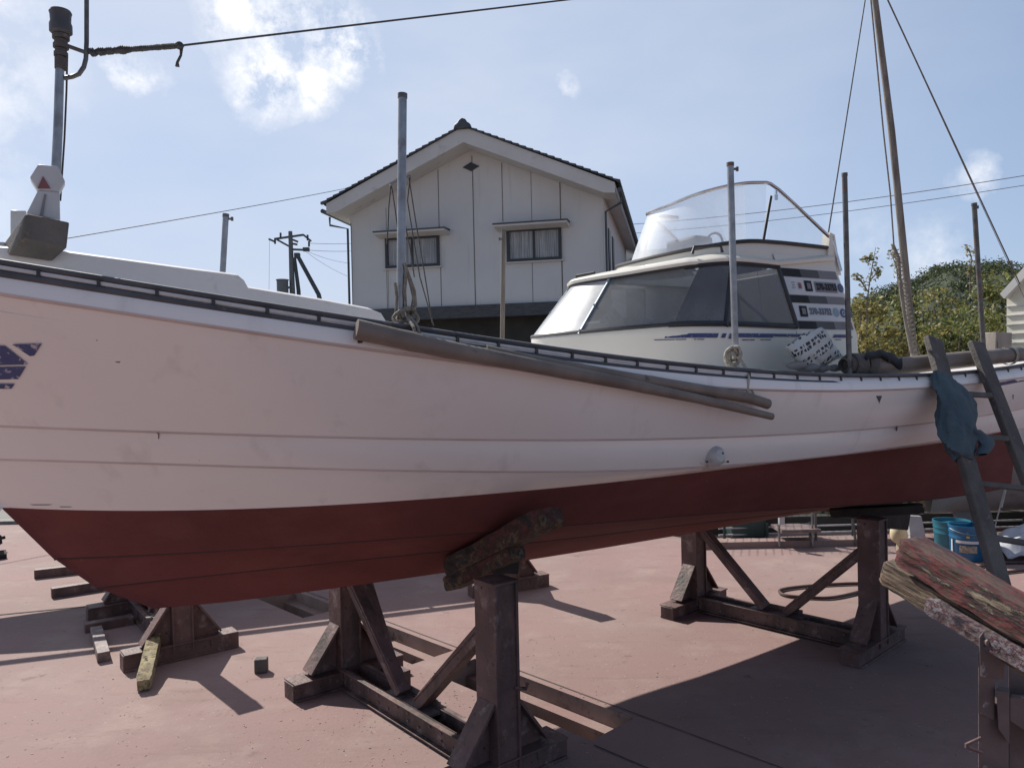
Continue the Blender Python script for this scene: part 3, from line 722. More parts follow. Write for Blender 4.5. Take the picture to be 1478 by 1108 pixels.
def strokes(segs, s0, z0, sz, m_, wd=.004, name='lettering'):
    mb = MB()
    for (x0, y0, x1, y1) in segs:
        a = SP(s0+x0*sz, z0+y0*sz); b = SP(s0+x1*sz, z0+y1*sz); mb.bar(a, b, .001, wd, up=dzv) if abs(y1-y0) < 1e-6 else mb.bar(a, b, .001, wd, up=U)
    return obj(name, mb, m_, cabin, smooth=0)
# upper row: the characters for Mie, boxed seal, number, round seal
san = [(0, 1, .9, 1), (.1, .5, .8, .5), (0, 0, .9, 0)]
jyu = [(.1, .95, .9, .95), (0, .75, 1, .75), (.15, .6, .85, .6), (.15, .6, .15, .28), (.85, .6, .85, .28), (.15, .44, .85, .44), (.15, .28, .85, .28), (.1, .14, .9, .14), (0, 0, 1, 0), (.5, .95, .5, 0)]
def sx(px): return atT(px, 420, .665)[0]
strokes(san, sx(1143.5), 2.105, .028, 'decal_text', .0035)
strokes(jyu, sx(1152.5), 2.103, .030, 'decal_red', .003)
def boxed(p0, p1, z0, z1):
    sbox(sx(p0), sx(p1), z0, z1, 'decal_dark', 'seal'); w_ = sx(p1)-sx(p0); sbox(sx(p0)+w_*.25, sx(p1)-w_*.25, z0+(z1-z0)*.22, z1-(z1-z0)*.22, 'decal_fade', 'seal', .009)
    strokes(jyu, sx(p0)+w_*.32, z0+(z1-z0)*.3, w_*.36, 'decal_dark', .002)
boxed(1162.5, 1173, 2.088, 2.148); boxed(1148, 1159, 1.945, 2.005)
sbox(sx(1177), sx(1208.5), 2.087, 2.145, 'decal_fade', 'number_plate')
def fit(txt, p0, p1, hgt, m_, z0, out, st_):
    o_ = textmesh(txt, 1, 'lettering', m_, (0, 0, 0), (1, 0, 0), (0, 1, 0), cabin, st_/hgt)
    xs = [v.co.x+org(cabin).x for v in o_.data.vertices]; ys = [v.co.y+org(cabin).y for v in o_.data.vertices]; ow = org(cabin); x0, x1, y0_, y1_ = min(xs), max(xs), min(ys), max(ys)
    for v in o_.data.vertices:
        fx = (v.co.x+ow.x-x0)/(x1-x0); fy = (v.co.y+ow.y-y0_)/(y1_-y0_); v.co = SP(sx(p0)+(sx(p1)-sx(p0))*fx, z0+hgt*fy, out)-ow
fit('270-33753', 1178.5, 1207.5, .040, 'decal_dark', 2.097, .009, .0018)
fit('270-33752', 1162, 1194, .040, 'decal_text', 1.957, .007, .0025)
def disc(s0, z0, r_, m_, out=.0065):
    mb = MB(); c = [SP(s0+r_*math.cos(2*math.pi*k/20), z0+r_*math.sin(2*math.pi*k/20), out) for k in range(20)]; mb.b.faces.new([mb.b.verts.new(p) for p in c]); return obj('seal', mb, m_, cabin, smooth=0)
disc(sx(1214), 2.117, .026, 'decal_pblue'); disc(sx(1214), 2.117, .017, 'decal_fade', .0085); disc(sx(1214), 2.117, .011, 'decal_pblue', .0095)
disc(sx(1200.5), 1.975, .026, 'seal_grey'); disc(sx(1210.5), 1.972, .026, 'decal_pblue'); disc(sx(1210.5), 1.972, .013, 'decal_pale', .0085); disc(sx(1219.5), 1.970, .024, 'decal_pblue')
disc(sx(1210.5), 1.972, .008, 'decal_blue', .0095)
# blue stripe on the cabin side, worn
mb = MB(); random.seed(3)
zc = 1.846
def lowt(s): return float(np.interp(s, [v.x for v in botC[mid:]], [v.y for v in botC[mid:]]))*1.008
def seg(s0, s1, z0, z1, slant=0.02):
    if s1 > 1.884: f = lambda s: .716
    else: f = lowt
    g_ = lambda s: (lowt(min(s, 1.884)) if s < 1.86 else .711)+.004
    n_ = 8; mb.grid([[B(s0+(s1-s0)*k/n_+(slant if j else 0), g_(s0+(s1-s0)*k/n_), z_) for k in range(n_+1)] for j, z_ in enumerate((z0, z1))])
for (a, b, z0, z1) in [(1.02, 1.30, 1.826, 1.848), (1.325, 1.352, 1.826, 1.848), (1.375, 1.40, 1.822, 1.848), (1.41, 1.70, 1.829, 1.850), (1.70, 1.93, 1.834, 1.850), (2.08, 2.11, 1.832, 1.846), (2.17, 2.28, 1.832, 1.850), (2.31, 2.33, 1.83, 1.84),
                       (.98, 1.12, 1.816, 1.820), (1.16, 1.22, 1.816, 1.820), (1.40, 1.44, 1.812, 1.818), (1.47, 1.56, 1.814, 1.819), (1.60, 1.68, 1.816, 1.820), (2.19, 2.24, 1.82, 1.824)]:
    seg(a, b, z0, z1, .012 if z1-z0 > .01 else 0)
obj('side_stripe', mb, 'decal_blue', cabin, smooth=0, split=1)
# helm windscreen
FB = [(1.36, 0), (1.375, .18), (1.46, .36), (1.56, .50), (1.66, .575), (1.78, .595)]
FBz = [2.305, 2.31, 2.32, 2.335, 2.348, 2.353]
FT = [(1.49, 0), (1.50, .15), (1.54, .30), (1.62, .43), (1.72, .52), (1.84, .56)]
FTz = [2.592, 2.602, 2.628, 2.652, 2.667, 2.674]
fb = dens(sym2(FB), symz(FBz)); ft = dens(sym2(FT), symz(FTz))
m2 = len(fb)//2
def scr(a, b):
    mb = MB(); mb.grid([[BV(fb[i]).lerp(BV(ft[i]), k/5) for i in range(a, b+1)] for k in range(6)]); return mb
k1 = m2+24
obj('windscreen', scr(m2-24, k1), 'screen_front', cabin, smooth=60)
obj('windscreen_side', scr(k1, len(fb)-1), 'screen_clear', cabin, smooth=60)
obj('windscreen_side', scr(0, m2-24), 'screen_clear', cabin, smooth=60)
mb = MB(); 
for sd in (1, -1): mb.quad(B(1.79, F(sd)*.596, 2.353), B(2.31, F(sd)*.60, 2.36), B(2.30, F(sd)*.598, 2.40), B(1.90, F(sd)*.565, 2.665))
obj('side_screen', mb, 'screen_clear', cabin, smooth=0, split=1)
mb = MB()
arc = [BV(v)+Vector((0, 0, .012)) for v in ft]
def tail(sd): return [B(1.87, F(sd)*.563, 2.682), B(1.93, F(sd)*.568, 2.655), B(2.06, F(sd)*.578, 2.575), B(2.24, F(sd)*.592, 2.46), B(2.30, F(sd)*.598, 2.42), B(2.335, F(sd)*.605, 2.37), B(2.35, F(sd)*.615, 2.30), B(2.36, F(sd)*.63, 2.22)]
mb.tube(tail(-1)[::-1]+arc+tail(1), .0095, 10)
obj('grab_rail', mb, 'stainless', cabin)
mb = MB()
for sd in (1, -1): mb.tube([B(1.775, F(sd)*.59, 2.355), B(1.86, F(sd)*.575, 2.61)], .0085, 8)
obj('screen_strut', mb, 'dark_trim', cabin, split=1)
mb = MB(); mb.tube([B(1.915, .566, 2.66), B(1.913, .566, 2.63)], .005, 6); mb.box(B(1.912, .566, 2.612), (.014, .014, .028))
obj('snap_hook', mb, 'stainless', cabin)
# dark handles on the roof
mb = MB()
for (a, b) in (((1.30, .55), (1.46, .60)),):
    p, q = B(a[0], a[1], 2.265), B(b[0], b[1], 2.275); mb.tube([p, p+Vector((0, 0, .035))+U*.012, q+Vector((0, 0, .035))-U*.012, q], .009, 8)
p, q = B(1.10, -.20, 2.20), B(1.14, -.08, 2.205); mb.tube([p, p+Vector((0, 0, .035)), q+Vector((0, 0, .035)), q], .010, 8)
obj('handle', mb, 'dark_trim', cabin, split=1)
# instrument binnacle and helm seat behind the screen
mb = MB(); mb.box(B(1.70, .10, 2.385), (.14, .26, .12), Matrix.Rotation(R(30), 3, 'Z')); obj('binnacle', mb, 'decal_mid', cabin, bevel=.02)
mb = MB(); mb.tube([B(1.80, .2+.07*math.cos(a*.35), 2.40+.07*math.sin(a*.35)) for a in range(19)], .008, 6); mb.box(B(1.98, .25, 2.37), (.14, .12, .07), Matrix.Rotation(R(10), 3, 'Z')); obj('steering_wheel', mb, 'decal_mid', cabin, bevel=.01)

# ------------------------------------------------------------ hull fittings & marks
def hull_at(px, py, tg=1.0, la=None, lb=None):
    """point on near topside between two feature lines seen at pixel"""
    lines = [sheer, mould, st1, st2, wl]
    t = tg
    for _ in range(25):
        s_, z_, p = atT(px, py, t)
        zs = [l.z(s_) for l in lines]; ts = [l.t(s_)+(.011 if l in (mould, st1, st2) else 0) for l in lines]
        t = .5*t+.5*float(np.interp(z_, zs[::-1], ts[::-1]))
    return s_, t, z_
from mathutils.bvhtree import BVHTree
_me = hull_top.data; _ow = org(boat)
hull_bvh = BVHTree.FromPolygons([v.co+_ow for v in _me.vertices], [tuple(p.vertices) for p in _me.polygons])
def hp(px, py, out=.003):
    d = ray(px, py); h_ = hull_bvh.ray_cast(CO, d)
    if h_[0] is None or h_[3] > 8: s_, t, z_ = hull_at(px, py); return B(s_, t+.012+out, z_)
    n_ = h_[1] if h_[1].dot(d) < 0 else -h_[1]; return h_[0]+n_*out*(.3 if out > 0 and out < .02 else 1)
# bow emblem: navy bands, cut off at a slant (continues forwards)
def band(poly, m_, name='bow_mark'):
    mb = MB(); n_ = 10
    (a, b), (c, d) = poly  # top line, bottom line
    rows = []
    for k in range(4):
        f = k/3; rows.append([hp((a[0]+(b[0]-a[0])*j/n_)*(1-f)+(c[0]+(d[0]-c[0])*j/n_)*f, (a[1]+(b[1]-a[1])*j/n_)*(1-f)+(c[1]+(d[1]-c[1])*j/n_)*f, .012) for j in range(n_+1)])
    mb.grid(rows); return obj(name, mb, m_, boat, smooth=0)
band((((-60, 498), (7, 498)), ((-60, 527), (41, 525))), 'navy')
band((((18, 496), (61, 495)), ((44, 513), (50, 512))), 'navy')
band((((-60, 530), (38, 528)), ((-60, 548), (27, 546))), 'navy')
band((((-60, 553), (22, 553)), ((-60, 560), (17, 560))), 'navy')
# stern mark
mb = MB(); mb.grid([[hp(1441+ (37)*j/8, 557-7*j/8-k*(5 if j < 6 else 2), .004) for j in range(9)] for k in range(2)]); obj('stern_mark', mb, 'decal_blue', boat, smooth=0)
mb = MB(); c = hp(1268, 571); a_ = hp(1264, 571); b_ = hp(1273, 571); d_ = hp(1269, 582); mb.b.faces.new([mb.b.verts.new(x) for x in (a_, d_, b_)]); obj('draught_mark', mb, 'decal_mid', boat, smooth=0)
# small scuffs
mb = MB()
for (x, y, w_, h_, a) in [(228, 624, 4, 3, .3), (229, 629, 2, 8, .1), (140, 491, 3, 1, 0), (170, 522, 8, 1, .3), (1462, 572, 2, 6, .5), (1294, 618, 3, 7, 0), (60, 728, 34, 1.2, .0), (95, 731, 20, 1.0, 0)]:
    P_ = [hp(x-w_/2, y-h_/2+a), hp(x+w_/2, y-h_/2), hp(x+w_/2*.6, y+h_/2+a*3), hp(x-w_/2*.7, y+h_/2)]; mb.b.faces.new([mb.b.verts.new(p) for p in P_])
obj('scuff', mb, 'steel_bare', boat, smooth=0, split=1)
# through-hull fitting
c = hp(1030, 659, -.005)
mb = MB(); mb.lathe(c, [(0, .05), (.026, .048), (.040, .036), (.047, .016), (.048, -.01)], 24, axis=NV+Vector((0, 0, .15)))
f_ = obj('hull_fitting', mb, 'white_plastic', boat)
mb = MB(); 
for (x, y) in ((1014, 661), (1044, 661), (1036, 650)): mb.box(hp(x, y, .03), (.008, .012, .008))
obj('bolt', mb, 'dark_trim', f_, split=1)
mb = MB(); mb.prism([hp(1009, 668, -.004), hp(1049, 665, -.004), hp(1050, 676, -.004), hp(1012, 679, -.004)], NV*.016); obj('fitting_pad', mb, 'hull_white', boat, bevel=.004)
# rudder / skeg
mb = MB(); mb.prism([B(2.95, -.02, .70), B(3.75, -.02, .70), B(3.95, -.02, .62), B(3.9, -.02, .45), B(3.6, -.02, .50), B(3.3, -.02, .60)], NV*.04); obj('skeg', mb, 'dark_log', boat, bevel=.01)

# bow mast on the near edge of foredeck
def mastpx(px, py, t=.12): return atT(px, py, t)[2]
BT = .26
mb = MB(); mb.tube([mastpx(77, 330, BT), mastpx(84, 180, BT), mastpx(87, 70, BT)], [.0165, .0155, .0145], 14)
bm_ = obj('bow_mast', mb, 'galv', boat)
c = mastpx(88, 50, BT)
k_ = 1/1110*2.9
mb = MB(); mb.lathe(c-Vector((0, 0, 0)), [(0, 33*k_), (13*k_, 33*k_), (14.5*k_, 30*k_), (13.5*k_, 27*k_), (13*k_, 17*k_), (14.5*k_, 13*k_), (14.5*k_, 3*k_), (11*k_, 0), (0, 0)], 20)
obj('mast_light', mb, 'rubber', bm_)
mb = MB()
for (y0, y1, r_) in ((51, 57, 11), (58, 64, 8.5), (64, 70, 10), (71, 76, 7.5), (76, 82, 9), (84, 100, 8)):
    a, b = mastpx(88, y1, BT), mastpx(88, y0, BT); mb.tube([a, b], r_*k_, 14)
obj('collar', mb, 'bark_wood', bm_)
mb = MB()
mb.tube([mastpx(96, 66, BT), mastpx(124, 76, BT)], 3*k_, 8)
mb.tube([mastpx(92, 113, BT), mastpx(104, 111, BT), mastpx(114, 107, BT), mastpx(121, 97, BT), mastpx(124, 85, BT), mastpx(125, 60, BT), mastpx(125, -80, BT)], 3.2*k_, 10)
obj('mast_bracket', mb, 'galv_dark', bm_)
mb = MB(); mb.tube([mastpx(97, 84, BT-.02), mastpx(96, 130, BT-.02), mastpx(93, 200, BT-.02), mastpx(87, 290, BT-.02)], 1.3*k_, 6); obj('halyard', mb, 'rope_dark', bm_)
# hexagonal lamp housing / stand
HT = .36
def hexp(pts, t, th, nm, m_, par, bev=.004):
    mb = MB(); mb.prism([atT(x, y, t)[2] for x, y in pts], NV*(-th)); return obj(nm, mb, m_, par, bevel=bev)
hx = thing('bow_roller_stand', 'white hexagonal head on a tapering stand with a red triangle mark, on the bow block', 'roller stand', mastpx(62, 310, HT))
hexp([(55, 237), (84, 240), (94, 262), (86, 277), (54, 274), (43, 256)], HT, .06, 'hexagon_head', 'white_plastic', hx)
hexp([(55, 274), (86, 277), (87, 318), (38, 308)], HT, .05, 'stand', 'white_plastic', hx)
hexp([(62, 254), (73, 272), (54, 272)], HT+.004, .003, 'red_mark', 'sign_red', hx, 0)
hexp([(64, 280), (67, 281), (62, 312), (57, 312)], HT+.004, .003, 'streak', 'decal_fade', hx, 0)
# bow block
XB = [(38, 307), (100, 322), (98, 355), (74, 376), (22, 370), (30, 343)]
mb = MB()
for x, y, t_ in ((37, 308, .47), (101, 321, .47), (97, 357, .47), (31, 342, .47), (12, 368, .42), (75, 377, .42), (5, 352, .26), (9, 366, .30), (60, 330, .20), (66, 372, .28)): mb.b.verts.new(atT(x, y, t_)[2])
bmesh.ops.convex_hull(mb.b, input=mb.b.verts[:])
one('timber_block', mb, 'bark_wood', 'heavy weathered grey timber block with chamfered underside at the bow beneath the mast', 'timber block', bevel=.006)
mb = MB(); mb.prism([atT(x, y, .1)[2] for x, y in ((15, 303), (38, 304), (33, 350), (15, 350))], -NV*.05); obj('cleat', mb, 'white_plastic', boat, bevel=.004)
mb = MB(); mb.prism([atT(x, y, .32)[2] for x, y in ((-40, 346), (8, 349), (9, 374), (-40, 374))], -NV*.1); obj('bow_chock', mb, 'deck_white', boat, bevel=.006)

# standing poles in sockets
def pole(px0, py0, px1, py1, t, rpx, label, mat_='galv', knob=None):
    s_, z_, a = atT(px0, py0, t); _, _, b = atT(px1, py1, t); d_ = (a-CO).length*.9; r_ = rpx/1110*a.y
    root = thing('boat_pole', label, 'pole', a, group='upright pipes along the gunwales')
    mb = MB(); mb.tube([a-Vector((0, 0, .12)), b], r_, 14); obj('tube', mb, mat_, root)
    mb = MB(); mb.tube([b-(b-a).normalized()*.012, b+(b-a).normalized()*.004], r_*1.12, 14)
    if knob:
        k0 = atT(px1+knob[0]*.3, py1+knob[1], t)[2]; k1_ = atT(px1+knob[0], py1+knob[1], t)[2]; mb.tube([k0, k1_], r_*.4, 6); mb.box(k1_, (r_*.7, r_*.7, r_*1.3))
    obj('cap', mb, 'galv_dark', root)
    return root
pole(577, 462, 581, 137, .98, 6.3, 'thickest tall grey steel pipe standing at the near gunwale with rope lashed round its foot')
pole(318, 400, 326, 310, -.35, 4.2, 'short grey pipe on the far side of the foredeck', knob=(9, 6))
pole(724, 500, 727, 333, -1.0, 3.4, 'thin pale pipe on the far gunwale in front of the house', 'mast_wood', knob=(-6, 12))
pole(1062, 520, 1054, 236, 1.0, 4.8, 'grey pipe beside the cabin windows with a pale rope coil at its foot', knob=(10, 8))
pole(1226, 525, 1219, 251, 1.0, 3.8, 'dark pipe standing just aft of the cabin number plates', 'galv_dark')
pole(1421, 505, 1406, 294, .9, 3.4, 'thin dark pipe at the stern between the hill and the ladder', 'galv_dark', knob=(5, 5))

# mast aft with stays
MT = .35
mpt = lambda x, y, t=MT: atT(x, y, t)[2]
mast = thing('aft_mast', 'tall weathered wooden mast leaning left above the stern', 'mast', mpt(1322, 520))
mb = MB(); mb.tube([mpt(1322, 540), mpt(1312, 440), mpt(1303, 350), mpt(1287, 190), mpt(1263, 0), mpt(1256, -60)], [.022, .024, .024, .022, .019, .017], 14); obj('spar', mb, 'mast_wood', mast)
mb = MB()
mb.tube([mpt(1288, 352, MT+.02), mpt(1297, 372, MT+.02), mpt(1300, 420, MT+.03), mpt(1308, 470, MT+.03), mpt(1316, 510, MT+.03)], .011, 8); obj('batten', mb, 'mast_wood', mast)
mb = MB()
random.seed(4)
for i in range(26):
    f = i/25; x = 1292+ (28)*f+random.uniform(-2, 2); y = 358+150*f
    mb.tube([mpt(x-4, y, MT+.03), mpt(x+2, y+4, MT+.034), mpt(x+6, y+2, MT+.03)], .0035+random.random()*.003, 6)
obj('lashing', mb, 'rope', mast)
mb = MB(); mb.tube([mpt(1256, -10, MT+.03), mpt(1275, 190, MT+.03), mpt(1285, 280, MT+.03), mpt(1290, 352, MT+.03)], .005, 6); obj('halyard', mb, 'rope', mast)
head = mpt(1257, -52)
mb = MB(); mb.tube([head, B(2.32, .58, 2.43)], .0042, 6); mb.tube([head, atT(1472, 410, .1)[2], ], .0055, 6); mb.tube([head, mpt(1520, 520, .5)], .002, 6)
obj('stay', mb, 'galv_dark', mast, split=1)
# fore stay, rope wrapped end
A_ = mastpx(124, 76, BT)
mb = MB(); Kn = mastpx(262, 66, BT+.02)
far_ = head
mb.tube([Kn]+[Kn.lerp(far_, f/10) for f in range(1, 11)], .0042, 6)
st = thing('fore_stay', 'dark wire stay from bow mast to aft mast, rope wrapped at its bow end', 'stay', A_)
obj('stay_wire', mb, 'wire', st)
mb = MB(); random.seed(2)
p1 = A_; mb.tube([p1, mastpx(145, 76, BT), Kn], [.006, .009, .007], 8)
for i in range(46):
    f = i/45; c = mastpx(132+(262-132)*f, 76-(10)*f, BT); r_ = .0105+random.uniform(-.001, .006 if i < 20 else .001)
    mb.tube([c-Vector((.005, 0, .002)), c+Vector((.005, 0, .003))], r_, 7)
bmesh.ops.create_icosphere(mb.b, subdivisions=2, radius=.016, matrix=Matrix.Translation(mastpx(259, 66, BT)))
mb.tube([mastpx(262, 68, BT), mastpx(261, 80, BT), mastpx(256, 90, BT), mastpx(256, 96, BT)], [.007, .005, .0055, .009], 7)
obj('rope_wrap', mb, 'rope_dark', st)

# rope tangles at pole feet
def coil(px, py, t, wpx, hpx, n, m_, label, r_=.006, seed=1, drop=None):
    random.seed(seed); mb = MB(); kk = 1/1110*atT(px, py, t)[2].y
    for i in range(n):
        cx_ = px+random.uniform(-.15, .15)*wpx; cy_ = py+random.uniform(-.15, .15)*hpx; rx = wpx/2*random.uniform(.45, 1); ry = hpx/2*random.uniform(.5, 1); ph = random.uniform(0, 6.28); tilt = random.uniform(-.5, .5)
        pts = []
        for k in range(15):
            a = ph+k/14*5.9; x = rx*math.cos(a); y = ry*math.sin(a); pts.append(atT(cx_+x*math.cos(tilt)-y*math.sin(tilt), cy_+x*math.sin(tilt)+y*math.cos(tilt), t+.02*math.sin(a*1.3+i)+.012*i/n)[2])
        mb.tube(pts, r_, 7)
    for pl in (drop or []): mb.tube([atT(x, y, tt)[2] for x, y, tt in pl], r_*.9, 7)
    return one('rope_coil', mb, m_, label, 'rope')
coil(588, 455, 1.02, 34, 18, 5, 'rope', 'grey rope lashed round the foot of the tallest pipe and over the rail', .0065, 5,
     drop=[[(588, 458, 1.06), (597, 472, 1.12), (601, 487, 1.13), (598, 498, 1.12), (590, 503, 1.11)], [(592, 458, 1.06), (603, 472, 1.12), (607, 488, 1.13)],
           [(586, 450, 1.0), (584, 420, 1.0), (586, 395, 1.0)], [(592, 455, 1.0), (597, 430, 1.0), (590, 400, 1.0), (584, 380, 1.0)], [(594, 455, 1.0), (600, 440, 1.0), (598, 420, 1.0), (588, 392, 1.0)], [(571, 455, 1.0), (573, 430, 1.0), (570, 408, 1.0)]])
coil(1058, 514, 1.03, 22, 28, 10, 'rope_pale', 'pale coiled rope hanging at the foot of the pipe beside the cabin', .006, 8,
     drop=[[(1064, 515, 1.06), (1078, 533, 1.10), (1081, 545, 1.14), (1078, 570, 1.14), (1076, 573, 1.14)], [(1070, 520, 1.06), (1081, 537, 1.11), (1090, 582, 1.15)]])
# rack of cords behind the tall pipe
rk = thing('cord_rack', 'thin T-shaped bar with dark cords hanging from it just behind the tallest pipe', 'rack', atT(600, 470, .6)[2])
mb = MB(); mb.tube([atT(563, 267, .8)[2], atT(572, 263, .8)[2], atT(592, 254, .8)[2]], .006, 6); mb.tube([atT(583, 262, .8)[2], atT(585, 470, .8)[2]], .0045, 6); obj('cross_bar', mb, 'galv', rk)
mb = MB()
for pl in ([(564, 268), (561, 300), (560, 330), (558, 352)], [(565, 268), (570, 300), (575, 340)], [(577, 265), (580, 300), (592, 360), (598, 400)], [(592, 256), (588, 290), (596, 340), (606, 400), (626, 470)], [(590, 256), (600, 320), (612, 390), (624, 466)]):
    mb.tube([atT(x, y, .8)[2] for x, y in pl], .0026, 5)
obj('cord', mb, 'rope_dark', rk, split=1)

# bamboo poles hanging under the rail
def hangpole(pl, r0, r1, label, out=.03, t_=None):
    pts = []; rs = []
    for i, (x, y) in enumerate(pl):
        s_, z_, _ = atT(x, y, 1.1)
        for _ in range(6):
            tt = max(sheer.t(s_), mould.t(s_)+.011)+out; s_, z_, p = atT(x, y, tt)
        pts.append(p)
    # densify with straight lerp
    P_ = []
    for a, b in zip(pts, pts[1:]): P_ += [a.lerp(b, k/8) for k in range(8)]
    P_.append(pts[-1]); n_ = len(P_)
    rs = [r0+(r1-r0)*i/(n_-1) for i in range(n_)]
    for i in range(5, n_-1, 7): rs[i] *= 1.05
    mb = MB(); mb.tube(P_, rs, 16)
    return one('bamboo_pole', mb, 'bamboo', label, 'pole', 'long poles slung under the near rail')
hangpole([(514, 475), (640, 503), (760, 526), (900, 553), (1010, 576), (1114, 601)], .034, .0155, 'lower of the two long weathered poles slung under the near rail, its tip furthest aft', out=.045)
hangpole([(700, 506), (760, 519), (900, 544), (1010, 562), (1080, 574), (1108, 583)], .022, .023, 'upper, shorter of the two weathered poles slung under the near rail with a blunt end', out=.022)

# roll on the gunwale aft (log with mat)
def gpt(px, py, t): return atT(px, py, t)[2]
RT = .98
lg = thing('long_log', 'long thick grey-brown pole lying along the aft gunwale beneath the ladder tops', 'pole', gpt(1330, 530, RT))
mb = MB(); mb.tube([gpt(1240, 528, RT), gpt(1300, 528, RT), gpt(1360, 522, RT), gpt(1420, 516, RT), gpt(1476, 511, RT)], [.046, .047, .048, .047, .044], 18); obj('shaft', mb, 'bamboo', lg)
mb = MB()
for x in (1455, 1457): mb.lathe(gpt(x, 513, RT), [(.053, -.006), (.058, 0), (.053, .006)], 18, axis=U)
obj('rope_band', mb, 'rope_pale', lg)
mb = MB()
c = gpt(1232, 526, RT)
for (r_, w_) in ((.058, .05), (.047, .08), (.036, .10)):
    mb.lathe(c+U*.02, [(r_-.008, -w_), (r_, -w_+.006), (r_, w_*.6), (r_-.008, w_*.6+.006), (r_-.010, -w_)], 22, axis=U)
mb.lathe(c+U*.10, [(.052, -.03), (.060, -.01), (.058, .03), (.048, .05)], 20, axis=U)
mb.lathe(c, [(.036, -.05), (0.0, -.045)], 20, axis=U)
one('rolled_mat', mb, 'bark_wood', 'rolled dark mat with its spiral end facing the bow, beside the patterned bag', 'rolled mat')
def cloth(fn, nu, nv):
    mb = MB(); mb.grid([[fn(i/nu, j/nv) for i in range(nu+1)] for j in range(nv+1)]); return mb
def blackcloth(u, v):
    x = 1250+52*u; y = 511-8*math.sin(math.pi*min(1, u*1.1))+v*16*(1 if u > .6 else .7)+u*7
    return gpt(x, y, RT+.03*math.sin(v*3)+.03)+Vector((0, 0, .004*math.sin(u*20)))
one('black_cloth', cloth(blackcloth, 24, 8), 'cloth_black', 'black cloth draped over the aft log next to the rolled mat', 'cloth', solid=.008)
def bag(u, v):
    # quad corners in px
    a, b, c, d = (1134, 500), (1183, 472), (1214, 514), (1165, 535)
    x = (a[0]*(1-u)+b[0]*u)*(1-v)+(d[0]*(1-u)+c[0]*u)*v; y = (a[1]*(1-u)+b[1]*u)*(1-v)+(d[1]*(1-u)+c[1]*u)*v
    bul = (math.sin(math.pi*u)*math.sin(math.pi*v))**.5
    return gpt(x+1.5*math.sin(v*7), y+1.5*math.sin(u*9+v*4), .88+.045*bul+.014*noise.noise(Vector((u*4, v*4, 0))))
one('patterned_bag', cloth(bag, 26, 26), 'bag_print', 'white bag with rows of black print slumped between the cabin and rail', 'bag', solid=.02)
mb = MB(); random.seed(9)
for (x, y, r_) in ((1150, 527, .035), (1165, 531, .04), (1185, 532, .035), (1205, 531, .032)):
    bmesh.ops.create_icosphere(mb.b, subdivisions=3, radius=r_, matrix=Matrix.Translation(gpt(x, y, .9)) @ Matrix.Diagonal((1.5, 1, .55, 1)))
for v in mb.b.verts: v.co += Vector((1, 1, 1))*.008*noise.noise(v.co*22)
one('folded_tarp', mb, 'grey_hull', 'folded grey tarp on the side deck underneath the patterned bag', 'tarp')
# wood stub
mb = MB(); mb.prism([gpt(x, y, .55) for x, y in ((1438, 479), (1461, 480), (1460, 515), (1437, 515))], -NV*.09); one('wooden_bitt', mb, 'bark_wood_light', 'square pale wooden post standing at the stern, left of the white house', 'bitt', bevel=.004)

# ------------------------------------------------------------ ladder
def ladpt(px, py, off): # plane of ladder : leans on gunwale
    return onPlane(px, py, B(0, 1.12, 1.62), (NV+Vector((0, 0, .42))).normalized())
lad = thing('ladder', 'dark wooden ladder leaning against the stern gunwale', 'ladder', atZ(1478, 1000))
LN = (NV+Vector((0, 0, .42))).normalized()
def lbar(a, b, wd, th, nm):
    mb = MB(); mb.bar(a, b, th, wd, up=LN.cross((b-a).normalized())); obj(nm, mb, 'bark_wood', lad, bevel=.006)
def lad_e(px, py): return ladpt(px, py, 0)
Ls = (lad_e(1346, 488), lad_e(1402, 690)); dl = (Ls[1]-Ls[0]).normalized()
Rs = (lad_e(1408, 494), lad_e(1468, 650)); dr = (Rs[1]-Rs[0]).normalized()
def ext(p, d): return p+d*((p.z-.02)/-d.z)
Lb = ext(Ls[0], dl); Rb = ext(Rs[0], dr); print('ladder', Ls[0], Lb, Rs[0], Rb)
lbar(Ls[0], Lb, .115, .035, 'stile'); lbar(Rs[0], Rb, .115, .035, 'stile')
def online(p, d, py):
    best = None
    for k in range(400):
        q = p+d*(k*.006); dd = CR.inverted() @ (q-CO); y = 554+1110*dd.y/dd.z
        if best is None or abs(y-py) < best[0]: best = (abs(y-py), q)
    return best[1]
for ly, ry in ((568, 571), (629, 634), (697, 706), (775, 790)):
    a = online(Ls[0], dl, ly)+LN*.005; b = online(Rs[0], dr, ry)+LN*.005
    lbar(a-(b-a)*.02, b+(b-a)*.12, .03, .02, 'rung')
# teal cloth bundle around left stile
mb = MB(); random.seed(12)
rows = []
prof = [(1357, 538, 13, .02), (1361, 550, 16, .03), (1368, 562, 20, .04), (1378, 578, 27, .05), (1381, 598, 28, .055), (1381, 618, 28, .06), (1384, 638, 25, .055), (1388, 652, 20, .045), (1391, 662, 12, .03)]
Pp = []
for i in range(len(prof)-1):
    for k in range(5):
        f = k/5; Pp.append(tuple(prof[i][j]*(1-f)+prof[i+1][j]*f for j in range(4)))
Pp.append(prof[-1])
for i, (x, y, w_, dp) in enumerate(Pp):
    row = []
    for k in range(36):
        a = 2*math.pi*k/36; rr = .92+.12*noise.noise(Vector((math.cos(a)*1.8, math.sin(a)*1.8, i*.12)))+.10*(1-2*abs(math.sin(a*2.5+i*.16)))+.05*math.sin(a*9-i*.35)+.05*noise.noise(Vector((a*3, i*.5, 4)))
        c = ladpt(x+w_*math.cos(a)*rr*.95, y+3*math.sin(a*2+i*.3), 0); row.append(c+LN*(dp*math.sin(a)*rr))
    rows.append(row)
mb.grid(rows, True)
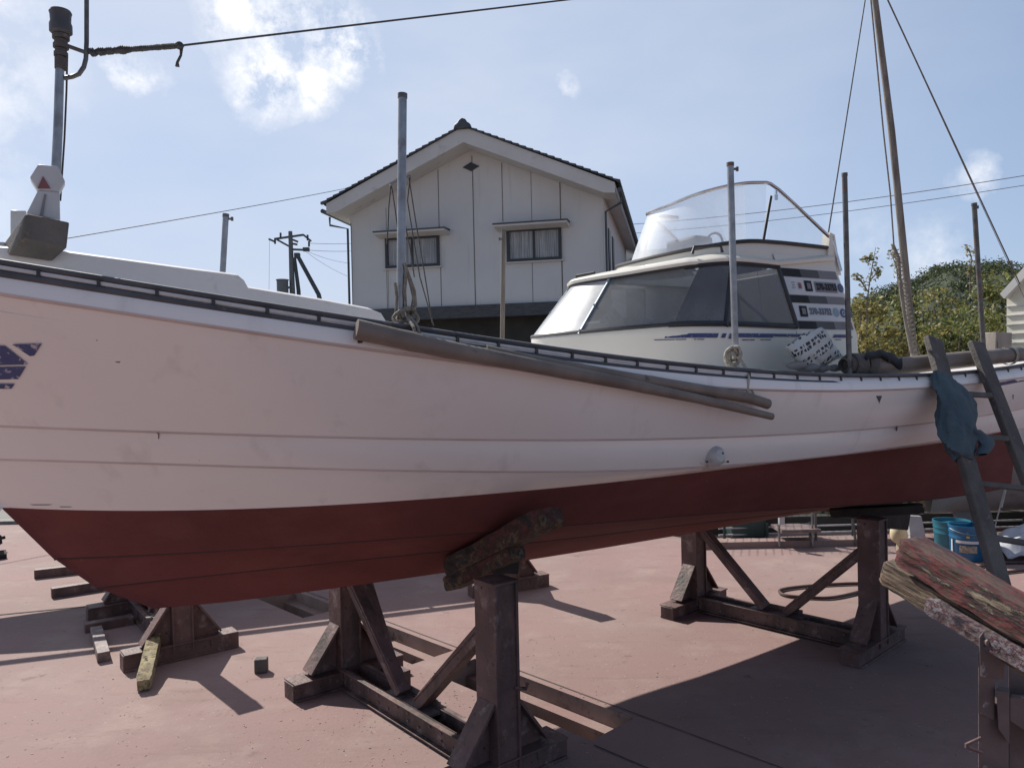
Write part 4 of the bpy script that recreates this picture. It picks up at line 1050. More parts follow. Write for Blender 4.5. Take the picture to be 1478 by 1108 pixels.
one('teal_cloth', mb, 'cloth_teal', 'teal blue jacket-like cloth wrapped and knotted round the left rail of the ladder', 'cloth', smooth=70)
mb = MB(); rows = []
for i in range(14):
    f = i/13; row = []
    cx_ = 1398+18*math.sin(f*2.6); cy_ = 625+34*f
    for k in range(16):
        a = 2*math.pi*k/16; rr = (7+3*math.sin(math.pi*f))*(1+.15*math.sin(a*3+i)); row.append(ladpt(cx_+rr*math.cos(a), cy_, 0)+LN*(.03+.025*math.sin(a)))
    rows.append(row)
mb.grid(rows, True); one('teal_sleeve', mb, 'cloth_teal', 'loose teal sleeve end hanging at the right of the cloth wrapped on the ladder', 'cloth')

# ------------------------------------------------------------ trestles
def gusset(mb, base, dirv, h_, l_, th, nrm):
    base = Vector(base); dirv = Vector(dirv); nrm = Vector(nrm)
    mb.prism([base+nrm*(-th/2), base+dirv*l_+nrm*(-th/2), base+dirv*l_+Vector((0, 0, .025))+nrm*(-th/2), base+Vector((0, 0, h_))+nrm*(-th/2)], nrm*th)
def make_trestle(label):
    W = 1.2; H = .80; root = thing('steel_trestle', label, 'trestle', group='steel boat trestles')
    for sx in (-1, 1):
        x = sx*W/2
        mb = MB(); mb.box((x, 0, H/2+.02), (.105, .105, H-.04)); mb.box((x, -.055, H/2+.02), (.125, .012, H-.05)); mb.box((x, .055, H/2+.02), (.125, .012, H-.05)); mb.box((x, 0, H-.006), (.13, .13, .012))
        p = obj('post', mb, 'steel_paint', root, bevel=.003, local=True)
        mb = MB(); mb.box((x, 0, .042), (.10, .66, .084)); mb.box((x, 0, .088), (.13, .65, .008)); mb.box((x, 0, .006), (.125, .64, .012)); obj('foot', mb, 'steel_paint', root, bevel=.003, local=True)
        for sy in (-1, 1):
            mb = MB(); gusset(mb, (x, sy*.05, .09), (0, sy, 0), .23, .17, .012, (1, 0, 0)); mb.bar((x, sy*.058, .325), (x, sy*.225, .11), .095, .012); obj('gusset', mb, 'steel_paint', root, local=True)
        mb = MB(); mb.bar((x-sx*.06, 0, H*.74), (sx*.07, 0, .12), .065, .055); mb.bar((x-sx*.055, .0, H*.76), (sx*.062, .0, .14), .075, .008); obj('brace', mb, 'steel_paint', root, bevel=.003, local=True)
    mb = MB()
    for sy in (-1, 1): mb.box((0, sy*.045, .062), (W-.13, .012, .10)); mb.box((0, sy*.06, .108), (W-.13, .035, .008)); mb.box((0, sy*.06, .016), (W-.13, .035, .008))
    bmm = obj('cross_beam', mb, 'steel_paint', root, bevel=.002, local=True)
    mb = MB(); mb.box((0, 0, .10), (.34, .07, .012)); mb.bar((-.15, .05, .115), (.15, .05, .115), .006, .05); obj('centre_plate', mb, 'steel_bare', root, local=True)
    mb = MB()
    for sy in (-1, 1):
        for k in range(12):
            x = -.45+k*.082
            for z in (.045, .08):
                if (k+int(z*100)) % 3: bmesh.ops.create_cone(mb.b, segments=6, radius1=.007, radius2=.006, depth=.008, cap_ends=True, matrix=Matrix.Translation((x, sy*.054, z)) @ Matrix.Rotation(R(90), 4, 'X'))
    obj('bolt', mb, 'steel_bare', bmm, local=True, split=1)
    return root
def place(root, a, b, hs=1.0):
    c = (a+b)/2; d = b-a; root.location = (c.x, c.y, 0); root.rotation_euler = (0, 0, math.atan2(d.y, d.x)); root.scale = (d.length/1.2, 1, hs)
tr = make_trestle('rusty steel trestle nearest the camera with a peeling painted pad on its right post')
# near trestle: base centres
nA, nB = atZ(500, 985), atZ(722, 1122)
place(tr, nA, nB, 1.03)
fA, fB = atZ(1003, 878), atZ(1262, 940)
t2 = dup(tr, (0, 0, 0), label='steel trestle under the stern, half in the boat shadow, hose looping behind it'); place(t2, fA, fB, .98)
# bow trestle: one visible foot, beam going back-left
bA = atZ(262, 948)
b2 = bA+Vector((-.55, .72, 0)).normalized()*1.2
t3 = dup(tr, (0, 0, 0), label='steel trestle beneath the forefoot of the bow, only one wide foot showing'); place(t3, b2, bA, 1.12)
c3 = atZ(735, 852); c4 = c3+Vector((-.45, .9, 0)).normalized()*1.2
t4 = dup(tr, (0, 0, 0), label='steel trestle further back, foot showing behind the painted pad of the nearest one'); place(t4, c4, c3, 1.1)
d3 = atZ(150, 826)+Vector((.05, .0, 0)); d4 = d3+Vector((-.3, .9, 0)).normalized()*1.2
t5 = dup(tr, (0, 0, 0), label='furthest steel trestle at left, its feet poking out past the red bow'); place(t5, d3+Vector((.25, .25, 0)), d4+Vector((.25, .25, 0)), .9)
# leaning prop by left post of near trestle
mb = MB(); top_ = Vector((nA.x+.02, nA.y+.12, .74)); ft_ = atZ(572, 992)
mb.bar(top_, ft_+Vector((-.03, .0, .10)), .085, .055); mb.box(ft_+Vector((0, 0, .045)), (.09, .13, .09), Matrix.Rotation(R(-45), 3, 'Z'))
one('steel_prop', mb, 'steel_paint', 'leaning steel prop with a small square foot beside the left post of the nearest trestle', 'prop', bevel=.003)
# hook on near post
ax = (nB-nA).normalized()
mb = MB(); c = nB+Vector((.07, -.02, .38)); mb.tube([c, c+Vector((.045, 0, -.005)), c+Vector((.05, -.01, .02))], .008, 8)
one('post_hook', mb, 'steel_paint', 'small steel hook sticking out of the right post of the nearest trestle', 'hook')
# pads
def pad(a, b, wd, h_, m_, label, seed=1, segs=16):
    a = Vector(a); b = Vector(b); mb = MB(); x = (b-a); Ln = x.length; x.normalize(); y = Vector((0, 0, 1)).cross(x).normalized(); z = x.cross(y); random.seed(seed)
    # local mesh for stretched grain
    rows = []
    for i in range(segs+1):
        f = i/segs; e = .82 if i in (0, segs) else 1; row = []
        for k in range(20):
            a_ = 2*math.pi*(k+.5)/20; cx_ = math.cos(a_); sx_ = math.sin(a_); q = max(abs(cx_), abs(sx_)); q = q**.92
            yy = cx_/q*wd/2*e; zz = sx_/q*h_/2*e; nn = noise.noise(Vector((f*Ln*9, yy*30, zz*30+seed)))*.008+noise.noise(Vector((f*Ln*30, yy*60, zz*60+seed)))*.004
            row.append(Vector((f*Ln-Ln/2+random.uniform(-.006, .006)*(i in (0, segs)), yy*(1+nn*12), zz*(1+nn*12))))
        rows.append(row)
    mb.grid(rows, True); mb.b.faces.new([mb.b.verts.new(p) for p in rows[0]]); mb.b.faces.new([mb.b.verts.new(p) for p in rows[-1]])
    o = one('painted_timber', mb, m_, label, 'timber', smooth=45)
    o.matrix_world = Matrix.Translation((a+b)/2) @ Matrix((x, y, z)).transposed().to_4x4(); return o
def on3(px, py, Y): return atY(px, py, Y)
pa, pb = on3(655, 818, 3.62), on3(798, 744, 3.06)
pad(pa, pb, .13, .085, 'peel_pad', 'slanted beam with peeling yellow and red paint pressed under the hull by the nearest post', 3)
pad(on3(652, 842, 3.62), on3(745, 796, 3.28), .11, .07, 'peel_pad', 'shorter dark block directly under the slanted peeling beam on the nearest post', 5)
pad(on3(1198, 739, 4.75), on3(1332, 733, 4.55), .12, .05, 'dark_log', 'black flat timber lying across the top of the stern trestle post under the hull', 6)
pad(on3(690, 846, 4.05), on3(560, 852, 4.35), .12, .09, 'dark_log', 'dark timber under the keel between the posts of the nearest trestle', 7) if False else None
mb = MB(); mb.prism([atY(x, y, 3.36) for x, y in ((700, 827), (748, 829), (753, 786), (699, 806))], (0, .11, 0)); one('saddle_wedge', mb, 'dark_log', 'dark wedge-shaped steel saddle of the trestle between the nearest post and the peeling beams', 'wedge', bevel=.006)  # steel saddle of the trestle post, drawn as a loose wood wedge
# foreground timbers on near-right trestle
pad(on3(1310, 792, 2.20), on3(1560, 938, 1.72), .085, .085, 'peel_red', 'upper foreground beam with peeling red paint at the lower right corner', 11, 30)
pad(on3(1286, 822, 2.29), on3(1560, 985, 1.75), .09, .075, 'peel_tan', 'splintered tan foreground beam just below the red one', 12, 30)
pad(on3(1345, 872, 2.08), on3(1560, 994, 1.70), .055, .045, 'peel_grey', 'thin paint-spattered grey strip beneath the splintered foreground beam', 13, 24)
ns = thing('timber_stand', 'rusty steel stand with a bolted bracket carrying the foreground timbers', 'stand', atY(1450, 1100, 1.98))
def fpl(pts, Y, th, nm, m_, bev=.003):
    mb = MB(); mb.prism([atY(x, y, Y) for x, y in pts], Vector((th*.64, th, 0))); return obj(nm, mb, m_, ns, bevel=bev)
fpl([(1412, 1010), (1456, 1018), (1456, 2200), (1412, 2200)], 1.99, .09, 'post', 'rust_bracket')
fpl([(1412, 942), (1436, 944), (1436, 1040), (1412, 1030)], 1.98, .012, 'flange', 'rust_bracket')
fpl([(1413, 920), (1420, 909), (1446, 912), (1450, 928), (1450, 982), (1415, 976)], 1.90, .012, 'bracket_plate', 'rust_bracket')
fpl([(1438, 995), (1457, 998), (1457, 1075), (1441, 1052)], 1.965, .03, 'rib', 'rust_bracket')
fpl([(1456, 940), (1560, 950), (1560, 2200), (1456, 2200)], 2.05, .10, 'rear_post', 'rust_bracket')
fpl([(1457, 1005), (1560, 1012), (1560, 1110), (1457, 1040)], 1.97, .02, 'side_plate', 'rust_bracket')
mb = MB(); mb.lathe(atY(1426, 926, 1.897), [(0, .012), (.007, .012), (.011, .010), (.011, -.004)], 14, axis=(0, -1, 0)); mb.lathe(atY(1445, 919, 1.897), [(0, .012), (.006, .012), (.010, .010), (.010, -.004)], 14, axis=(0, -1, 0)); obj('bolt', mb, 'steel_bare', ns, split=1)
mb = MB(); mb.tube([atY(x, y, 1.98) for x, y in ((1416, 1064), (1394, 1074), (1394, 1077), (1418, 1086))], .004, 8); obj('hook', mb, 'steel_paint', ns)
mb = MB(); mb.bar(atY(1450, 908, 2.0)+Vector((0, .02, -.02)), atY(1478, 945, 1.9)+Vector((0, .02, 0)), .06, .05); obj('cradle', mb, 'rust_bracket', ns)

# small things on ground
y0, y1 = atZ(207, 988, .04), atZ(224, 918, .15)
pad(y0, y1, .075, .07, 'peel_yellow', 'short block with peeling yellow paint lying on the ground by the bow trestle', 21)
mb = MB(); c = atZ(375, 972); mb.box(c+Vector((0, 0.03, .04)), (.07, .06, .08), Matrix.Rotation(R(8), 3, 'Z')); one('small_block', mb, 'bark_wood', 'small dark cube of wood alone on the sunlit concrete', 'wood block', bevel=.006)
def beam_px(a, b, wd, h_, label, m_='steel_paint'):
    p, q = atZ(*a), atZ(*b); mb = MB(); mb.bar(p+Vector((0, 0, h_/2)), q+Vector((0, 0, h_/2)), wd, h_); return one('ground_beam', mb, m_, label, 'beam', bevel=.004)
beam_px((122, 912), (192, 899), .075, .06, 'short brown beam on the ground left of the bow trestle, level with the camera')
p, q = atZ(139, 916), atZ(150, 955); mb = MB(); mb.bar(p+Vector((0, 0, .03)), q+Vector((0, 0, .03)), .07, .06); one('ground_beam', mb, 'steel_bare', 'short pale-topped beam on the ground pointing at the camera, left of the yellow block', 'beam', bevel=.004)
beam_px((50, 834), (120, 826), .07, .075, 'hollow box beam on the sunlit ground furthest left, above the other two')
beam_px((74, 862), (150, 850), .07, .075, 'hollow box beam half in shade beneath the bow')
# dark engine bits at far left edge
mb = MB(); random.seed(31)
for i in range(14):
    c = atZ(random.uniform(-45, 8), random.uniform(792, 806)); mb.box(c+Vector((0, 0, random.uniform(.02, .16))), (random.uniform(.04, .14), random.uniform(.04, .1), random.uniform(.03, .1)), Matrix.Rotation(random.uniform(0, 3), 3, 'Z') @ Matrix.Rotation(random.uniform(-.5, .5), 3, 'X'))
one('scrap_heap', mb, 'dark_log', 'dark pile of scrap parts at the extreme left edge of the yard', 'scrap')

# hose
mb = MB()
hp_ = [(1500, 812), (1450, 812), (1400, 820), (1340, 835), (1290, 840), (1220, 842), (1170, 845), (1135, 849), (1125, 853), (1135, 859), (1170, 862), (1200, 862), (1235, 855), (1262, 846), (1300, 842), (1360, 838), (1430, 828), (1500, 820)]
pts = [atZ(x, y, .014) for x, y in hp_]; P_ = []
for i in range(len(pts)-1):
    a = pts[max(i-1, 0)]; b = pts[i]; c = pts[i+1]; d = pts[min(i+2, len(pts)-1)]
    for k in range(6):
        f = k/6; P_.append(.5*((2*b)+(-a+c)*f+(2*a-5*b+4*c-d)*f*f+(-a+3*b-3*c+d)*f**3))
mb.tube(P_, .012, 8); one('hose', mb, 'hose', 'dark red hose looping on the ground behind the stern trestle', 'hose')
# pails
def pail(px, py, k, m_, label, lab=True):
    c = atZ(px, py); h_ = 50/1110*c.y*k; r_ = 24/1110*c.y*k
    root = thing('paint_pail', label, 'pail', c)
    mb = MB(); mb.lathe(c, [(0, .004), (r_*.9, .004), (r_*.92, .01), (r_*.97, h_*.62), (r_*1.0, h_*.64), (r_*.98, h_*.70), (r_*.99, h_*.78), (r_*1.02, h_*.80), (r_*1.0, h_*.9), (r_*1.05, h_*.96), (r_*1.05, h_), (r_*.98, h_), (r_*.94, h_*.9), (0, h_*.85)], 28); bd = obj('body', mb, m_, root)
    if lab:
        def patch(a0, a1, z0, z1, mm, nm):
            mb = MB(); mb.grid([[c+Vector((math.cos(R(a))*(r_*.985+.003), math.sin(R(a))*(r_*.985+.003), z)) for a in np.linspace(a0, a1, 9)] for z in (z0*h_, z1*h_)]); obj(nm, mb, mm, root)
        patch(-158, -86, .52, .60, 'decal_pale', 'brand_line'); patch(-146, -92, .26, .46, 'pail_label', 'label'); patch(-124, -114, .68, .74, 'yellow_mark', 'emblem'); patch(-178, -172, .05, .6, 'decal_pale', 'glint')
        mb = MB(); mb.tube([c+Vector((math.cos(R(a))*r_*1.06, math.sin(R(a))*r_*1.06, h_*(.9-.12*math.sin(R((a+180)))))) for a in range(-180, 1, 12)], .003, 6); obj('bail', mb, 'galv', root)
pail(1397, 806, 1.0, 'pail_blue', 'blue paint pail with a printed label in front of the chain fence')
pail(1374, 799, .98, 'pail_teal', 'plain teal pail half hidden behind the labelled blue pail', False)
# buoy, board
c = atY(1299, 765, 6.3); mb = MB(); bmesh.ops.create_uvsphere(mb.b, u_segments=20, v_segments=14, radius=.085, matrix=Matrix.Translation(c) @ Matrix.Rotation(R(20), 4, 'Y') @ Matrix.Diagonal((.85, .85, 1.3, 1))); mb.tube([c+Vector((.03, 0, .09)), c+Vector((.05, 0, .16))], .012, 8)
mb.tube([c+Vector((-.0, 0, -.1)), Vector((c.x, c.y, .0))], .03, 8)
one('buoy', mb, 'buoy', 'cream oval buoy beside the stern trestle post', 'buoy')
mb = MB(); mb.prism([atY(x, y, 6.1) for x, y in ((1310, 744), (1330, 745), (1337, 780), (1314, 772))], Vector((0, .04, 0))); mb.prism([atY(x, y, 6.12) for x, y in ((1314, 772), (1320, 773), (1320, 830), (1314, 830))], Vector((0, .03, 0)));  one('white_board', mb, 'white_plastic', 'white square board standing next to the cream buoy', 'board')

# ------------------------------------------------------------ fence & clutter behind
YF = 7.55
fe = thing('guard_rail', 'low dark guard rail with white horizontal pipes along the far edge of the yard', 'railing', atZ(1150, 790))
mb = MB()
for z_, r_ in ((.125, .009), (.06, .009)): mb.tube([Vector((2.0, YF, z_)), Vector((8.5, YF+.2, z_))], r_, 8)
obj('rail', mb, 'white_plastic', fe, split=1)
mb = MB()
for x in np.arange(2.05, 8.4, .42): mb.tube([Vector((x, YF-.02, 0)), Vector((x, YF-.02, .17))], .014, 8)
obj('post', mb, 'green_trim', fe, split=1)
cf = thing('chain_fence', 'rusty chain link fence on dark posts behind the pails', 'fence', (5, 8.0, 0))
mb = MB()
for x in np.arange(2.3, 9.5, .9): mb.tube([Vector((x, 8.0, 0)), Vector((x, 8.0, 1.35))], .028, 8)
mb.tube([Vector((2.3, 8.0, 1.33)), Vector((9.4, 8.0, 1.33))], .015, 8); obj('post', mb, 'green_trim', cf, split=1)
mb = MB(); x0, x1, zt = 2.3, 9.4, 1.3
for k in np.arange(x0-zt, x1, .075):
    for sg in (1, -1):
        a = Vector((k, 8.0, 0)) if sg > 0 else Vector((k+zt, 8.0, 0)); b = Vector((k+zt, 8.0, zt)) if sg > 0 else Vector((k, 8.0, zt))
        mb.tube([a, b], .0025, 3, False)
obj('mesh', mb, 'frame_dark', cf)
mb = MB(); mb.box((5.2, 7.30, .03), (7.0, .16, .06)); struct('kerb', mb, 'red_concrete')
# dirt / net bank behind
mb = MB(); rows = []
for j in range(10):
    rows.append([Vector((1.4+i*.22, 8.25+j*.22, max(0, .20+.55*math.sin(j/9*1.6)+.16*noise.noise(Vector((i*.35, j*.5, 2)))) if j else 0)) for i in range(46)])
mb.grid(rows); struct('earth_bank', mb, 'net')
random.seed(5)
cl_labels = [('fish_crate', 'dark fish crate behind the rail under the stern'), ]
mb = MB(); 
for (x, z_, sx, sz) in ((2.3, .16, .34, .28), ):
    mb.box((x, 8.0-.3, z_), (sx, .3, sz)); 
one('fish_crate', mb, 'green_trim', 'dark green crate standing at the left end of the far guard rail', 'crate', bevel=.02)
mb = MB(); p = atZ(1170, 776); rows = []
for j, (r_, z_) in enumerate(((.0, .12), (.10, .12), (.13, .10), (.15, .0))):
    rows.append([Vector((5.05+2.2*r_*math.cos(a), 7.25+.9*r_*math.sin(a), z_)) for a in np.linspace(0, 2*math.pi, 24, endpoint=False)])
mb.grid(rows, True); one('net_heap', mb, 'green_trim', 'dark green net heap in front of the guard rail beside the stern post', 'net')
for (x0, x1, lab) in ((1176, 1178, 'upright thin grey pole resting at the far rail left of the stern trestle post'), (1226, 1236, 'slanting thin grey pole against the far rail nearest the stern trestle post')):
    mb = MB(); mb.tube([atY(x0, 715, 7.2), atZ(x1, 788)], .013, 8); one('thin_pole', mb, 'galv_dark', lab, 'pole')
st2_ = thing('step_stand', 'pale metal stand on legs at the far rail beneath the stern', 'stand', atZ(1130, 790))
mb = MB(); a = atY(1120, 762, 7.3); b = atY(1176, 762, 7.3); mb.box((a+b)/2, ((b-a).length, .3, .03)); obj('top', mb, 'steel_bare', st2_)
mb = MB(); 
for x in (1124, 1172): mb.tube([atY(x, 735, 7.2), atY(x+1, 788, 7.2)], .011, 6)
obj('leg', mb, 'galv', st2_, split=1)
mb = MB(); mb.box(atY(1128, 748, 7.15), (.05, .03, .11)); one('white_tag', mb, 'white_plastic', 'small white panel with dark marks on the far stand leg under the stern', 'panel')
mb = MB(); mb.box((5.3, 7.9, .08), (7.4, .12, .18)); one('added_dark_wall', mb, 'dark_wall', 'low dark wall added for the darkness behind the white rails of the guard rail', 'wall')  # added dark strip, stands in for the darkness behind the rails
# neighbour boat
nb = thing('moored_boat', 'grey-bottomed boat with a white and green rail propped beyond the stern', 'boat', (6.2, 7.0, .3))
rows = []; rr2 = []
d2 = Vector((.97, .22, 0)); n2_ = Vector((.22, -.97, 0))
for i in range(31):
    s_ = i/30*6; w_ = .75*(1-(1-min(1, (s_+.1)/1.6))**2)
    zb = .42-.06*min(1, s_); zk = .30
    c = Vector((3.85, 7.15, 0))+d2*s_
    prof_ = [(0, zk), (.3, zk+.02), (.7, zb+.06), (.92, zb+.22), (1.0, .78), (1.0, .86)]
    rows.append([c+n2_*(w_*a)+Vector((0, 0, z)) for a, z in [(-a, z) for a, z in prof_[::-1]]+prof_[1:]])
    rr2.append([c+n2_*(w_*a)+Vector((0, 0, z)) for a, z in ((-1.08, 1.36), (-1.03, 1.1), (-1, .86))] + [c+n2_*(w_*a)+Vector((0, 0, z)) for a, z in ((1, .86), (1.03, 1.1), (1.08, 1.36))])
mb = MB(); mb.grid(rows); obj('hull_bottom', mb, 'grey_hull', nb, smooth=40)
mb = MB(); mb.grid([r[:3] for r in rr2]); mb.grid([r[3:] for r in rr2]); mb.grid([[r[0], r[5]] for r in rr2]); mb.grid([rr2[-1][:3], rr2[-1][3:][::-1]]); obj('hull_topside', mb, 'white_hull2', nb, smooth=40)
mb = MB(); mb.tube([r[5]+Vector((0, 0, -.03)) for r in rr2], .035, 8); obj('rub_rail', mb, 'green_trim', nb)
mb = MB(); mb.prism([Vector((4.05, 7.15, .38)), Vector((4.40, 7.2, .36)), Vector((4.37, 7.2, .06)), Vector((4.22, 7.15, .06))], (0, .05, 0)); obj('skeg', mb, 'grey_hull', nb)
mb = MB(); 
for s_ in (2, 4): c = Vector((3.85, 7.15, 0))+d2*s_; mb.box(c+Vector((0, 0, .17)), (.15, .8, .34))
one('keel_block', mb, 'bark_wood', 'dark timber blocks holding up the neighbouring grey boat', 'timber block')
mb = MB(); mb.tube([atY(1461, 664, 5.2), atY(1456, 688, 5.2)], .007, 6); mb.tube([atY(1451, 706, 5.2), atY(1445, 732, 5.2)], .007, 6); mb.tube([atY(1461, 664, 5.2), atY(1428, 790, 5.2)], .004, 6)
one('white_rod', mb, 'white_plastic', 'thin white rod hanging near the transom behind the ladder', 'rod')
def tarpf(u, v): return atZ(1455, 812)+Vector((u*.7, v*.4, .26*math.sin(math.pi*min(1, .15+u*.8))*math.sin(math.pi*(.1+.8*v))+.04*noise.noise(Vector((u*7, v*7, 1)))))
one('white_tarp', cloth(tarpf, 20, 14), 'tarp_white', 'crumpled pale tarp on the ground at the right edge behind the ladder', 'tarp', solid=.01)

# hidden second hull, added to throw the long shade at left
SH = Vector((SUN_DIR.x, SUN_DIR.y, 0))/SUN_DIR.z
e0, e1 = atZ(-160, 964), atZ(690, 862); ud = (e1-e0).normalized(); LEN = (e1-e0).length
nd_ = Vector((ud.y, -ud.x, 0)); wS = .46
hb = thing('shade_skiff', 'unseen low grey skiff added behind the fishing boat to cast the long shade at left', 'boat', (e0+e1)/2+SH*1.1+ZZ*.8)
rows = []
for i in range(25):
    s_ = i/24*LEN; w_ = wS*(1-.6*(1-min(1, s_/1.3))**2)
    c = e0+ud*s_+SH*1.05-nd_*(wS*1.0)
    rows.append([c+nd_*(w_*a)+Vector((0, 0, z)) for a, z in ((-1.08, 1.1), (-1, .98), (-.7, .86), (0, .80), (.7, .86), (1, .98), (1.08, 1.1))])
mb = MB()
p0_, p1_ = e0+SH*1.45+nd_*.17+ZZ*1.45, e1+SH*1.45+nd_*.17+ZZ*1.45
mb.tube([p0_, p1_], .035, 8)
for f in (.1, .5, .9): q_ = p0_.lerp(p1_, f); mb.tube([q_, q_-ZZ*.45-nd_*.2], .015, 6)
obj('shade_boom', mb, 'galv', hb)  # unseen pole added to cast the thin band of shade
mb = MB(); mb.grid(rows); mb.b.faces.new([mb.b.verts.new(p) for p in rows[-1]]); obj('hull', mb, 'grey_hull', hb, smooth=40)
mb = MB(); mb.grid([[r[0]-Vector((0, 0, .06)), r[-1]-Vector((0, 0, .06))] for r in rows]); obj('deck', mb, 'white_hull2', hb)

# ------------------------------------------------------------ house
HY = 20
ha_ = R(12.2); hn = Vector((-math.sin(ha_), -math.cos(ha_), 0)); hx_ = Vector((math.cos(ha_), -math.sin(ha_), 0))
HC = atY(871, 300, HY); HC.z = 0     # right front corner
def hw(px, py, out=0.0): return onPlane(px, py, HC+hn*out, hn)
ZZ = Vector((0, 0, 1))
house = thing('house', 'two storey white panelled house with dark tiled gable roof behind the boat', 'house', HC)
cL = hw(506, 330); wl_ = (Vector((HC.x, HC.y, 0))-Vector((cL.x, cL.y, 0))).length
def HP(a, z, d=0): return HC-hx_*a-hn*d+ZZ*z     # a metres left of right corner, d depth behind
zband = hw(700, 440).z; zb2 = hw(700, 458).z
apx = hw(680, 216); aR = (HC-apx).dot(hx_); zA = apx.z
zL = hw(506, 318).z; zR = hw(870, 281).z; zE = (zL+zR)/2
print('house', wl_, zband, zb2, zA, zL, zR, aR)
aA = wl_/2; DEP = 9.0
mb = MB()
mb.b.faces.new([mb.b.verts.new(p) for p in (HP(0, zband), HP(wl_, zband), HP(wl_, zE+.26), HP(aA, zA+.12), HP(0, zE+.26))])
mb.quad(HP(0, zband), HP(0, zE+.2), HP(0, zE+.2, DEP), HP(0, zband, DEP)); mb.quad(HP(wl_, zband), HP(wl_, zE), HP(wl_, zE, DEP), HP(wl_, zband, DEP))
mb.b.faces.new([mb.b.verts.new(p) for p in (HP(0, 0, DEP), HP(wl_, 0, DEP), HP(wl_, zE, DEP), HP(aA, zA, DEP), HP(0, zE, DEP))])
wall = obj('wall', mb, 'house_wall', house, smooth=0)
mb = MB(); mb.quad(HP(0, 0, .5), HP(wl_, 0, .5), HP(wl_, zband, .5), HP(0, zband, .5)); mb.quad(HP(0, 0, .5), HP(0, zband, .5), HP(0, zband, DEP), HP(0, 0, DEP)); mb.quad(HP(wl_, 0, .5), HP(wl_, zband, .5), HP(wl_, zband, DEP), HP(wl_, 0, DEP)); mb.quad(HP(0, zband, 0), HP(wl_, zband, 0), HP(wl_, zband, .5), HP(0, zband, .5))
obj('lower_wall', mb, 'dark_wall', house, smooth=0)
mb = MB(); mb.box(HP(wl_/2, (zband+zb2)/2, .1), (wl_+.3, .5, zband-zb2), Matrix.Rotation(math.atan2(hx_.y, hx_.x), 3, 'Z')); obj('tile_band', mb, 'band', house)
mb = MB()
g0, g1 = hw(640, 470, -.45), hw(780, 500, -.45)
ag0 = (HC-g0).dot(hx_); ag1 = (HC-g1).dot(hx_)
mb.box(HP((ag0+ag1)/2, .95, .47), (abs(ag0-ag1)*1.3, .04, 1.9), Matrix.Rotation(math.atan2(hx_.y, hx_.x), 3, 'Z'))
for k in range(16): mb.box(HP((ag0+ag1)/2, .2+k*.11, .44), (abs(ag0-ag1)*1.3, .03, .05), Matrix.Rotation(math.atan2(hx_.y, hx_.x), 3, 'Z'))
obj('shutter', mb, 'shutter', house, smooth=0)
# panel seams
HR = Matrix.Rotation(math.atan2(hx_.y, hx_.x), 3, 'Z')
mb = MB()
for (px, y0_, y1_, w_) in ((632, 245, 335, .02), (636, 385, 450, .02), (681, 225, 235, .025), (682, 246, 445, .025), (724, 235, 320, .02), (766, 245, 320, .012), (768, 376, 440, .012), (808, 260, 320, .03), (811, 376, 440, .03), (557, 300, 335, .012), (558, 388, 450, .012), (506.5, 322, 440, .02), (560, 388, 450, .01)):
    a, b = hw(px, y0_, .003), hw(px+(y1_-y0_)*.022, y1_, .003); mb.bar(a, b, .006, w_, up=hx_)
obj('panel_seam', mb, 'seam', wall, smooth=0)
mb = MB(); c = hw(680, 241, .0); mb.prism([c+hx_*.23, c+ZZ*.12, c-hx_*.23, c-ZZ*.12], hn*.03); obj('gable_vent', mb, 'frame_dark', wall, smooth=0)
# roof
OV = .75; EA = .36
slope = (zA-zE)/aA
zed = zE-slope*EA*0.75; TH = .34
def roofpt(side, f, d, up):   # side -1 left, +1 right ; f 0 apex..1 eave edge
    a = aA + (-side)*(aA+EA)*f; z = zA+.10-(zA-zed)*f+up
    return HP(a, z, d)
mb = MB()
for sd in (-1, 1):     # barge boards + soffit body (white)
    P_ = [roofpt(sd, 0, -OV, .28), roofpt(sd, 1.0, -OV, .24), roofpt(sd, 1.0, -OV, -.02), roofpt(sd, .93, -OV, -.12), roofpt(sd, 0, -OV, -.12)]
    mb.prism(P_, -hn*(OV-.02))
    mb.quad(roofpt(sd, .84, 0, -.06), roofpt(sd, 1.0, 0, -.02), roofpt(sd, 1.0, DEP+.6, -.02), roofpt(sd, .84, DEP+.6, -.06))
    mb.quad(roofpt(sd, 1.0, 0, -.02), roofpt(sd, 1.0, 0, .24), roofpt(sd, 1.0, DEP+.6, .24), roofpt(sd, 1.0, DEP+.6, -.02))
barge = obj('barge_board', mb, 'house_white', house, smooth=0)
mb = MB()
rnd = random.Random(3)
for sd in (-1, 1):
    nrow = 22
    for k in range(nrow):   # stepped courses of tiles with wavy rolls
        f0 = k/nrow*1.03; f1 = (k+1.12)/nrow*1.03
        rows = []
        nd = 64
        for (f_, up) in ((f0, .285), (f0, .30), (f1, .335), (f1, .29)):
            rows.append([roofpt(sd, f_, -OV-.06+(DEP+OV+.7)*j/nd, up+(.022 if j % 2 else 0)) for j in range(nd+1)])
        mb.grid(rows)
        mb.prism([roofpt(sd, f0, -OV-.06, .28), roofpt(sd, f1, -OV-.06, .28), roofpt(sd, f1, -OV-.06, .345), roofpt(sd, f0, -OV-.06, .31)], -hn*.1)
mb.tube([roofpt(1, 0, -OV-.05, .36), roofpt(1, 0, DEP+.5, .36)], .11, 10)
roof = obj('roof', mb, 'tile', house, smooth=0)
mb = MB(); c = roofpt(1, 0, -OV-.1, .33); mb.prism([c+hx_*x+ZZ*z for x, z in ((-.24, -.12), (.24, -.12), (.20, .00), (.13, .04), (.08, .12), (0, .15), (-.08, .12), (-.13, .04), (-.20, .00))], -hn*.15); obj('ridge_end', mb, 'tile', roof, bevel=.02)
